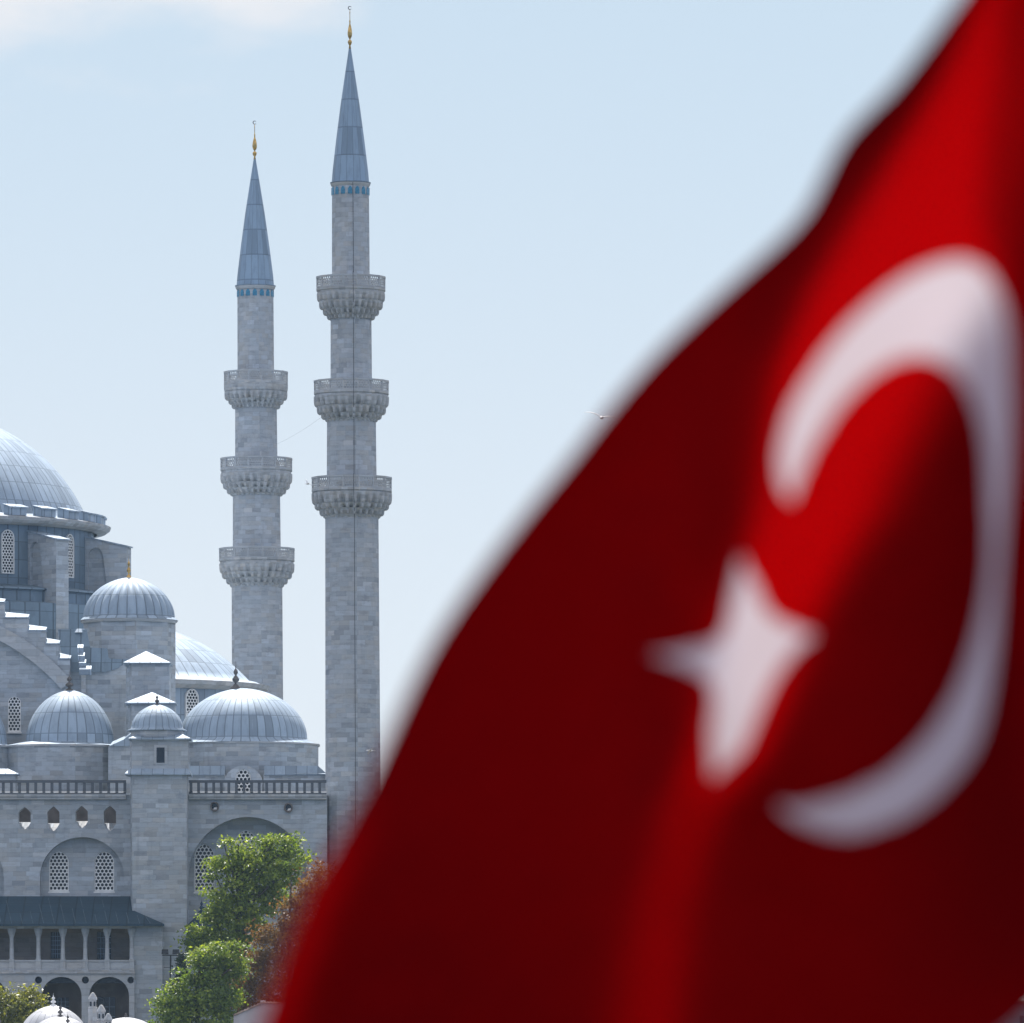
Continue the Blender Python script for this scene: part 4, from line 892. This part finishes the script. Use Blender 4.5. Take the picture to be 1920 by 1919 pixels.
# billows of the cloth: depth offset in millimetres on a 56 x 56 grid
BILLOW = np.array('''581 555 532 511 492 475 459 444 431 418 407 396 386 377 368 359 351 343 335 327 319 310 301 291 281 271 259 247 235 222 208 193 179 164 148 132 116 100 83 67 53 43 36 34 33 33 32 32 30 28 26 22 18 13 7 0 549 527 505 485 465 447 431 415 400
387 374 362 351 341 331 322 313 304 296 287 279 271 262 253 244 234 223 212 200 188 175 162 148 133 118 103 87 71 55 39 26 15 8 4 2 0 -1 -3 -4 -6 -9 -12 -15 -19 -23 -25 520 500 479 458 439 420 403 386 371 356 343 330 318 306 296 285 276 267
258 249 241 233 224 216 207 198 188 178 167 156 144 131 118 104 89 74 59 43 27 12 -2 -13 -21 -26 -29 -32 -34 -36 -39 -41 -44 -46 -50 -53 -55 -54 495 475 454 434 414 395 377 360 344 328 314 300 287 275 263 252 242 232 223 214 205 196 188 180
171 163 154 144 135 124 113 101 89 75 62 47 32 17 1 -14 -29 -40 -48 -54 -59 -63 -67 -71 -73 -76 -79 -82 -87 -91 -95 -93 474 453 432 412 392 373 354 337 320 304 288 274 260 247 234 222 211 200 190 181 172 163 154 146 138 129 121 112 103 94
83 73 61 49 36 22 8 -7 -22 -38 -52 -64 -73 -80 -87 -93 -98 -103 -107 -110 -115 -122 -129 -136 -142 -145 455 435 414 393 373 353 335 317 299 283 267 251 236 222 209 196 184 172 161 151 141 132 123 114 106 98 89 81 73 64 55 45 35 24 13 0 -13
-27 -42 -57 -72 -85 -95 -104 -111 -118 -125 -131 -139 -149 -160 -169 -178 -187 -197 -206 440 420 398 377 357 337 318 300 282 265 248 232 217 202 188 174 161 148 136 125 114 104 94 85 76 68 59 52 44 36 28 20 12 2 -7 -18 -30 -43 -57 -72 -88
-103 -116 -125 -133 -141 -150 -164 -180 -199 -213 -222 -231 -241 -253 -268 428 407 386 365 345 325 306 287 269 251 234 217 201 186 170 156 142 128 115 103 91 79 69 59 49 40 32 25 18 11 5 -1 -7 -13 -21 -29 -39 -52 -66 -84 -103 -121 -134 -143
-154 -168 -187 -207 -228 -248 -264 -273 -283 -294 -308 -326 418 398 377 356 335 315 296 277 259 241 223 206 189 173 157 142 127 112 98 85 72 59 48 37 27 18 10 3 -2 -6 -9 -12 -14 -17 -22 -29 -39 -54 -73 -95 -116 -134 -148 -163 -183 -204 -225
-247 -268 -290 -307 -318 -329 -342 -358 -379 411 392 371 350 329 309 290 271 252 234 216 199 181 165 148 132 116 101 86 72 58 45 33 21 11 3 -3 -6 -8 -6 -4 -2 -1 -3 -8 -18 -33 -55 -79 -102 -124 -143 -163 -186 -208 -231 -254 -276 -299 -322
-340 -354 -367 -381 -399 -423 409 390 369 348 327 307 288 268 249 231 213 195 178 161 144 127 111 95 80 65 51 38 26 16 9 4 3 6 11 17 23 26 26 21 11 -7 -31 -55 -80 -104 -127 -150 -174 -198 -222 -246 -270 -293 -317 -341 -361 -377 -393 -410
-431 -458 412 393 371 350 329 309 289 270 251 232 214 196 178 161 144 127 111 95 80 65 52 41 31 25 23 25 31 39 47 55 61 62 57 44 24 -1 -26 -51 -75 -100 -125 -150 -175 -200 -224 -249 -274 -298 -323 -348 -370 -388 -407 -427 -451 -482 421 400
378 357 335 315 295 275 256 237 219 201 183 166 149 133 117 101 87 74 63 55 51 50 55 62 72 83 93 100 102 97 84 61 36 10 -15 -40 -66 -91 -116 -141 -167 -192 -217 -243 -268 -293 -318 -343 -367 -387 -408 -431 -456 -492 433 411 389 367 346 325
304 285 265 247 228 210 193 176 159 143 128 114 101 91 84 81 83 88 98 110 122 134 142 144 140 126 103 78 52 27 1 -25 -50 -76 -101 -127 -152 -178 -203 -229 -255 -280 -306 -331 -355 -377 -399 -422 -448 -482 448 426 404 381 359 338 318 298 279
260 242 224 207 190 174 159 145 133 124 118 116 118 125 136 149 163 176 186 190 186 173 150 124 98 73 47 21 -4 -30 -56 -81 -107 -133 -159 -184 -210 -236 -262 -287 -313 -337 -359 -381 -404 -430 -459 467 445 422 399 377 356 335 316 297 278
260 243 226 210 195 181 169 160 154 153 156 164 176 191 206 220 231 237 235 223 200 175 149 123 97 71 46 20 -6 -32 -58 -83 -109 -135 -161 -187 -213 -239 -264 -291 -315 -336 -358 -380 -404 -432 488 466 443 420 398 377 357 337 318 300 282 265
249 234 220 208 199 193 192 196 205 218 234 251 266 279 286 286 276 255 229 203 177 151 125 99 73 47 21 -4 -30 -56 -82 -108 -134 -160 -186 -212 -238 -264 -288 -309 -329 -351 -374 -400 513 491 467 445 423 402 381 362 343 325 308 292 277 263
251 241 235 234 238 247 261 278 296 314 328 337 339 331 312 286 260 234 208 182 156 130 104 78 52 26 0 -26 -52 -78 -104 -130 -156 -183 -209 -235 -259 -278 -297 -316 -338 -364 541 518 494 472 450 429 409 390 371 354 338 322 308 296 286 279
277 281 290 304 322 342 362 378 390 394 388 371 345 319 293 267 241 215 189 163 137 111 85 59 33 7 -19 -46 -72 -98 -124 -150 -177 -203 -226 -244 -260 -276 -295 -319 571 546 522 500 478 458 438 420 402 385 370 356 343 333 325 322 325 334 348
367 388 410 428 442 448 446 431 406 380 354 328 302 276 250 224 198 172 146 120 94 68 42 16 -11 -37 -63 -90 -116 -142 -169 -191 -205 -218 -231 -246 -265 601 573 549 526 505 486 467 450 433 418 404 391 381 373 368 369 377 391 410 433 457 478
494 503 502 489 467 441 415 389 363 337 311 285 259 233 208 182 156 130 104 78 52 26 0 -27 -53 -79 -106 -133 -152 -161 -169 -179 -190 -202 627 595 570 548 528 510 493 477 462 449 437 426 418 413 412 418 430 450 474 500 523 542 554 556 545
522 497 471 445 420 394 368 343 317 292 266 241 215 189 164 138 113 87 61 36 10 -16 -41 -66 -90 -103 -109 -116 -124 -132 -136 642 608 583 561 543 526 510 496 484 473 464 457 452 450 453 463 482 507 535 561 583 597 602 593 571 546 521 495
470 444 419 394 368 343 318 293 267 242 217 192 167 142 117 92 68 44 22 1 -16 -30 -41 -50 -61 -71 -79 -80 637 605 582 562 544 529 515 503 493 485 478 474 472 475 482 497 521 550 581 607 625 632 627 608 584 559 534 509 485 460 435 410 385
360 335 310 285 260 235 210 185 161 137 115 95 78 64 52 43 36 23 4 -12 -27 -39 -43 616 589 567 549 532 517 504 492 483 476 470 467 468 472 482 500 526 558 591 617 632 634 621 599 577 554 531 508 485 461 438 414 389 365 341 316 291 266 242
217 194 173 155 141 129 119 109 99 89 79 63 40 19 1 -15 -24 587 563 543 525 508 493 480 468 459 450 444 441 440 443 452 469 494 525 557 584 600 600 584 565 545 525 505 485 465 444 423 402 381 358 336 312 289 265 241 221 208 198 188 178 166
154 140 125 109 91 72 51 31 11 -7 -22 553 532 512 495 478 463 449 437 426 417 409 404 402 403 410 423 445 472 502 528 542 537 522 506 489 472 455 437 419 402 384 367 351 334 316 297 277 259 249 249 245 237 226 210 191 171 150 128 106 82 63
46 27 7 -13 -31 518 498 479 461 444 429 415 402 390 380 371 364 360 359 363 372 389 411 436 456 462 452 440 427 414 400 385 370 354 338 322 307 294 286 279 273 268 271 281 288 280 263 241 218 194 170 146 122 98 74 53 35 17 -3 -24 -44 483
464 445 427 410 394 379 366 353 342 332 324 318 315 315 321 332 347 363 371 366 354 343 333 323 313 303 292 279 265 252 244 243 251 260 270 282 295 307 306 286 262 238 213 189 165 141 116 92 68 45 25 4 -17 -38 -59 450 430 411 393 376 360
344 330 317 305 294 285 277 272 269 270 275 281 286 279 266 253 240 229 223 219 216 213 210 207 209 217 232 249 265 281 296 308 314 298 274 250 226 202 178 154 130 106 82 58 34 12 -10 -32 -54 -75 417 398 378 360 343 326 310 296 282 270 258
248 239 231 226 222 220 216 207 191 175 158 142 131 132 140 150 163 174 185 200 220 239 257 274 289 302 305 295 273 249 226 203 179 156 133 110 87 63 40 16 -7 -29 -52 -74 -94 386 366 346 328 310 294 278 263 249 236 223 212 202 193 185 177
167 153 135 117 98 82 73 78 97 118 137 155 172 190 209 230 249 266 279 286 285 272 252 231 210 188 166 144 122 100 78 56 34 11 -11 -33 -55 -77 -98 -117 355 334 315 296 278 262 246 231 216 203 190 178 166 156 145 132 115 95 75 56 40 37 48 70
96 120 141 160 179 198 219 239 255 261 261 253 237 219 200 180 160 140 120 99 78 58 37 15 -6 -27 -48 -68 -87 -107 -127 -145 323 302 283 264 247 230 214 199 184 170 157 144 131 119 104 85 65 44 25 10 9 25 49 76 102 126 147 167 187 208 227
239 241 232 217 200 182 163 145 126 107 87 68 48 28 8 -12 -32 -53 -73 -92 -109 -126 -143 -162 -178 290 270 250 232 214 198 182 167 152 138 123 110 95 80 61 40 19 -1 -14 -12 5 31 57 84 109 133 155 176 195 212 221 219 207 188 169 150 130 111
92 73 54 35 15 -4 -24 -43 -63 -83 -103 -123 -141 -155 -169 -184 -200 -216 256 236 216 198 180 164 149 134 119 105 90 75 58 40 19 -3 -23 -35 -31 -12 13 39 66 92 118 142 163 180 192 200 198 184 164 143 123 103 83 63 43 23 4 -16 -36 -55 -75
-95 -114 -134 -154 -174 -191 -203 -215 -228 -243 -257 221 200 181 162 145 129 114 100 85 71 55 39 19 -2 -23 -44 -55 -49 -28 -4 22 48 74 101 127 148 163 172 175 173 159 139 119 98 77 57 36 16 -4 -24 -44 -64 -84 -104 -124 -144 -164 -184 -205
-225 -241 -252 -263 -275 -288 -301 184 165 145 126 109 93 78 64 50 36 19 0 -22 -43 -63 -73 -64 -43 -19 5 30 56 83 110 132 145 151 151 144 131 112 91 71 50 30 9 -11 -31 -52 -72 -92 -113 -133 -153 -173 -193 -214 -234 -254 -274 -291 -302 -312
-323 -336 -348 149 130 110 91 72 55 40 27 13 -2 -20 -41 -63 -83 -90 -79 -57 -34 -12 12 37 63 91 115 126 129 126 116 100 81 61 41 21 0 -20 -40 -60 -81 -101 -121 -141 -162 -182 -202 -222 -243 -263 -283 -303 -324 -340 -352 -363 -374 -387 -399
118 100 79 58 37 18 1 -13 -25 -43 -63 -84 -101 -105 -91 -70 -48 -27 -6 16 40 67 93 107 108 102 89 70 50 30 10 -10 -31 -51 -71 -91 -111 -132 -152 -172 -192 -212 -232 -253 -273 -293 -313 -334 -354 -374 -391 -403 -415 -427 -440 -452 93 78 57
33 10 -13 -35 -53 -67 -86 -106 -118 -115 -100 -80 -60 -41 -22 -4 16 38 65 83 86 77 61 42 21 0 -20 -41 -61 -82 -102 -122 -143 -163 -183 -203 -224 -244 -264 -284 -305 -325 -345 -365 -385 -406 -426 -443 -456 -468 -481 -495 -510 83 69 48 23 -3
-32 -61 -89 -108 -125 -130 -120 -106 -89 -70 -50 -29 -9 4 16 31 51 58 49 32 12 -8 -28 -49 -69 -90 -110 -131 -151 -171 -192 -213 -233 -254 -274 -295 -315 -336 -356 -377 -397 -417 -438 -458 -479 -496 -509 -521 -535 -551 -570 93 78 57 33 6 -25
-61 -102 -134 -131 -115 -99 -78 -52 -22 7 30 43 43 37 29 24 15 0 -17 -35 -54 -74 -93 -113 -133 -154 -174 -195 -215 -236 -257 -278 -299 -320 -341 -362 -383 -404 -425 -446 -467 -488 -509 -529 -547 -559 -571 -585 -603 -628 117 104 86 66 43 17
-13 -47 -74 -50 -22 2 31 63 90 107 110 100 83 63 41 19 -2 -23 -43 -64 -84 -104 -124 -144 -165 -186 -206 -227 -248 -270 -291 -312 -334 -355 -377 -399 -421 -442 -464 -486 -508 -530 -552 -574 -590 -601 -611 -625 -645 -677 147 142 132 119 106
92 82 77 85 107 130 151 171 184 186 176 157 134 110 85 60 35 10 -14 -38 -62 -85 -108 -131 -153 -176 -198 -220 -242 -264 -287 -309 -331 -353 -375 -397 -420 -442 -465 -488 -510 -533 -556 -579 -603 -618 -625 -633 -646 -667 -706 181 189 189 186
183 184 191 209 238 258 269 276 273 260 239 213 187 161 134 108 82 56 31 5 -20 -45 -70 -94 -119 -143 -167 -191 -214 -237 -260 -283 -306 -329 -351 -374 -396 -418 -441 -463 -486 -508 -531 -554 -577 -601 -614 -619 -626 -639 -661 -701 234 249
254 257 263 271 286 308 334 349 351 344 326 301 271 241 212 183 156 129 103 77 51 25 0 -26 -51 -76 -100 -125 -149 -172 -196 -219 -241 -264 -286 -308 -329 -351 -372 -393 -414 -435 -457 -478 -499 -520 -541 -560 -573 -580 -589 -604 -626 -661
317 323 326 329 336 345 358 374 386 390 382 367 345 318 288 258 229 201 173 146 120 94 69 44 19 -6 -31 -55 -78 -102 -125 -147 -169 -191 -212 -233 -253 -273 -293 -313 -332 -351 -370 -389 -408 -427 -446 -464 -482 -498 -510 -521 -533 -549 -570
-600 412 402 397 396 398 403 409 412 411 403 388 369 347 321 294 266 239 212 186 160 134 109 85 60 37 13 -10 -33 -55 -77 -98 -118 -138 -158 -177 -195 -213 -231 -248 -265 -282 -299 -315 -332 -348 -365 -381 -397 -412 -426 -439 -452 -466 -482
-503 -527 497 471 458 450 446 442 438 430 418 402 384 364 342 318 294 269 244 219 194 170 146 122 99 76 54 32 10 -10 -30 -50 -68 -86 -104 -121 -137 -153 -168 -183 -198 -212 -227 -241 -255 -269 -283 -297 -311 -325 -339 -352 -365 -379 -394
-411 -431 -451 557 522 501 487 475 462 449 433 416 397 377 357 336 314 291 269 246 223 200 177 155 133 112 91 71 51 32 14 -4 -20 -36 -51 -66 -80 -93 -106 -119 -132 -144 -156 -168 -180 -192 -204 -216 -228 -241 -253 -266 -279 -292 -307 -323
-340 -359 -376 590 550 525 504 486 468 449 430 410 390 370 350 330 310 289 268 247 226 205 185 164 145 125 107 89 72 56 41 27 13 0 -12 -24 -35 -46 -57 -67 -77 -87 -97 -107 -117 -128 -138 -149 -160 -171 -183 -195 -208 -222 -237 -254 -271
-290 -307 594 556 529 506 485 464 443 423 403 383 364 344 325 306 287 268 249 230 211 193 175 158 142 126 111 98 85 73 61 51 41 31 22 13 4 -4 -12 -20 -29 -37 -46 -54 -63 -73 -83 -93 -104 -115 -127 -141 -155 -170 -187 -205 -224 -242 576 545
520 497 475 454 433 413 394 375 356 338 321 303 286 269 252 236 220 204 189 175 162 150 139 128 119 110 101 93 86 79 72 65 59 52 45 39 32 25 17 9 1 -8 -17 -27 -38 -49 -62 -75 -90 -106 -124 -142 -162 -181 549 526 504 482 461 441 421 402 383
365 348 331 315 300 285 271 257 244 231 219 208 198 188 180 172 164 158 152 146 140 135 130 125 120 115 110 105 100 94 87 81 74 66 57 48 38 27 16 3 -11 -27 -43 -61 -81 -101 -121 522 504 484 465 445 426 407 389 371 354 338 323 309 296 284
273 262 253 244 237 230 223 217 212 208 204 200 196 193 190 187 184 181 177 174 170 166 162 157 151 145 139 131 123 114 104 93 81 67 53 37 20 1 -19 -41 -63'''.split(), float).reshape(56,56)/1000
def cubic(t): return np.stack([-.5*t**3+t**2-.5*t, 1.5*t**3-2.5*t**2+1, -1.5*t**3+2*t**2+.5*t, .5*t**3-.5*t**2],-1)
def depth(px, py):
    a = np.clip((px-350)/2000*55,0,54.999); b = np.clip((py+500)/2800*55,0,54.999); i = a.astype(int); j = b.astype(int)
    wa, wb = cubic(a-i), cubic(b-j); r = 0
    for m in range(4):
        for k in range(4): r = r + wa[:,m]*wb[:,k]*BILLOW[np.clip(i+m-1,0,55),np.clip(j+k-1,0,55)]
    return r
dep = D0 + depth(scr[:,0], scr[:,1])
XYZ = np.c_[(scr[:,0]-960)*dep/F, dep, CZ+(HZ-scr[:,1])*dep/F]
# crescent and star as they lie on the rippled cloth (outline at each cell of the weave)
cen = scr.reshape(NU+1,NV+1,2); cen = (cen[:-1,:-1]+cen[1:,1:])/2
def in_poly(pts):
    q = []; m = len(pts)
    for i in range(m):                      # round the outline with a cubic through its points
        p = [np.array(pts[(i+d)%m], float) for d in (-1,0,1,2)]
        sharp = lambda a,b,c: np.dot(b-a,c-b) < 0
        if sharp(p[0],p[1],p[2]): p[0] = p[1]
        if sharp(p[1],p[2],p[3]): p[3] = p[2]
        for t in (0,.2,.4,.6,.8): q.append(tuple(sum(w*v for w,v in zip(cubic(np.array(t)),p))))
    pts = q
    x, y = cen[...,0], cen[...,1]; c = np.zeros(x.shape, bool)
    for (x0,y0),(x1,y1) in zip(pts, pts[1:]+pts[:1]): c ^= ((y0 > y) != (y1 > y)) & (x < (x1-x0)*(y-y0)/(y1-y0+1e-12)+x0)
    return c
OUT = [(1483, 938),(1467, 909),(1462, 855),(1479, 778),(1517, 708),(1573, 630),(1650, 557),(1723, 509),(1798, 489),(1850, 512),(1885, 586),(1894, 707),(1892, 855),(1877, 1048),(1863, 1240),(1835, 1380),(1777, 1469),(1692, 1535),(1601, 1565),(1526, 1554),(1477, 1527),(1455, 1505)]
INN = [(1486, 1514),(1537, 1504),(1611, 1481),(1692, 1430),(1767, 1343),(1822, 1223),(1852, 1084),(1853, 944),(1841, 804),(1800, 707),(1741, 670),(1672, 679),(1594, 738),(1541, 812),(1509, 875),(1491, 919)]
cres = in_poly(OUT+INN)
star = in_poly([(1528,1192),(1450,1158),(1418,1105),(1390,1042),(1376,1105),(1354,1192),(1285,1218),(1220,1229),(1272,1246),(1334,1284),(1332,1380),(1336,1458),(1366,1432),(1396,1398),(1420,1342),(1450,1276),(1490,1220)])
idx = np.arange((NU+1)*(NV+1)).reshape(NU+1,NV+1)
quads = np.stack([idx[:-1,:-1],idx[1:,:-1],idx[1:,1:],idx[:-1,1:]],axis=-1)
def cloth_part(name, mask, m, parent=None):
    q = quads[mask]; us, inv = np.unique(q, return_inverse=True); o_ = XYZ[idx[0,0]] if parent is None else np.array(world_loc(parent))
    me = bpy.data.meshes.new(name); me.from_pydata((XYZ[us]-o_).tolist(), [], inv.reshape(q.shape).tolist()); me.materials.append(m)
    ul = me.uv_layers.new(name='UVMap'); ul.data.foreach_set('uv', P_[us][inv.ravel()].ravel())
    me.polygons.foreach_set('use_smooth', [True]*len(me.polygons))
    o = bpy.data.objects.new(name, me); C.objects.link(o)
    if parent is None: o.location = o_
    else: o.parent = parent
    return o
flag = cloth_part('flag', ~(cres | star), FLAG_RED); tag(flag, 'large out-of-focus red flag with white crescent and star, rippling in the foreground', 'flag')
cloth_part('crescent', cres, FLAG_WHITE, flag); cloth_part('star', star, FLAG_WHITE, flag)
# the pole it flies from, just outside the picture
p0 = XYZ[idx[0,0]]; p1 = XYZ[idx[0,NV]]
mb = MB(); mb.tube([(p1[0]+.03,p1[1],-.1),(p1[0]+.03,p1[1],p1[2]),(p0[0]+.03,p0[1],p0[2]),(p0[0]+.03,p0[1],p0[2]+.2)],[.03,.03,.028,.022],12); mb.build('flagpole', plain('white_pole', (.7,.7,.7), .4), flag)

# ------------------------------------------------------------------ haze
mb = MB(); mb.box(-2700,2700,-100,3100,-1.5,100); hz = mb.build('haze', None if False else GROUND)
hm = bpy.data.materials.new('haze'); hm.use_nodes = True; n = hm.node_tree; n.nodes.clear(); o = N(n,'ShaderNodeOutputMaterial'); pv = N(n,'ShaderNodeVolumePrincipled')
pv.inputs['Color'].default_value = (.55,.78,1,1); pv.inputs['Density'].default_value = .00005; pv.inputs['Anisotropy'].default_value = .3
pv.inputs['Density Attribute'].default_value = ''; pv.inputs['Temperature Attribute'].default_value = ''; pv.inputs['Color Attribute'].default_value = ''
n.links.new(pv.outputs[0], o.inputs['Volume']); hz.data.materials.clear(); hz.data.materials.append(hm); hz['kind'] = 'stuff'
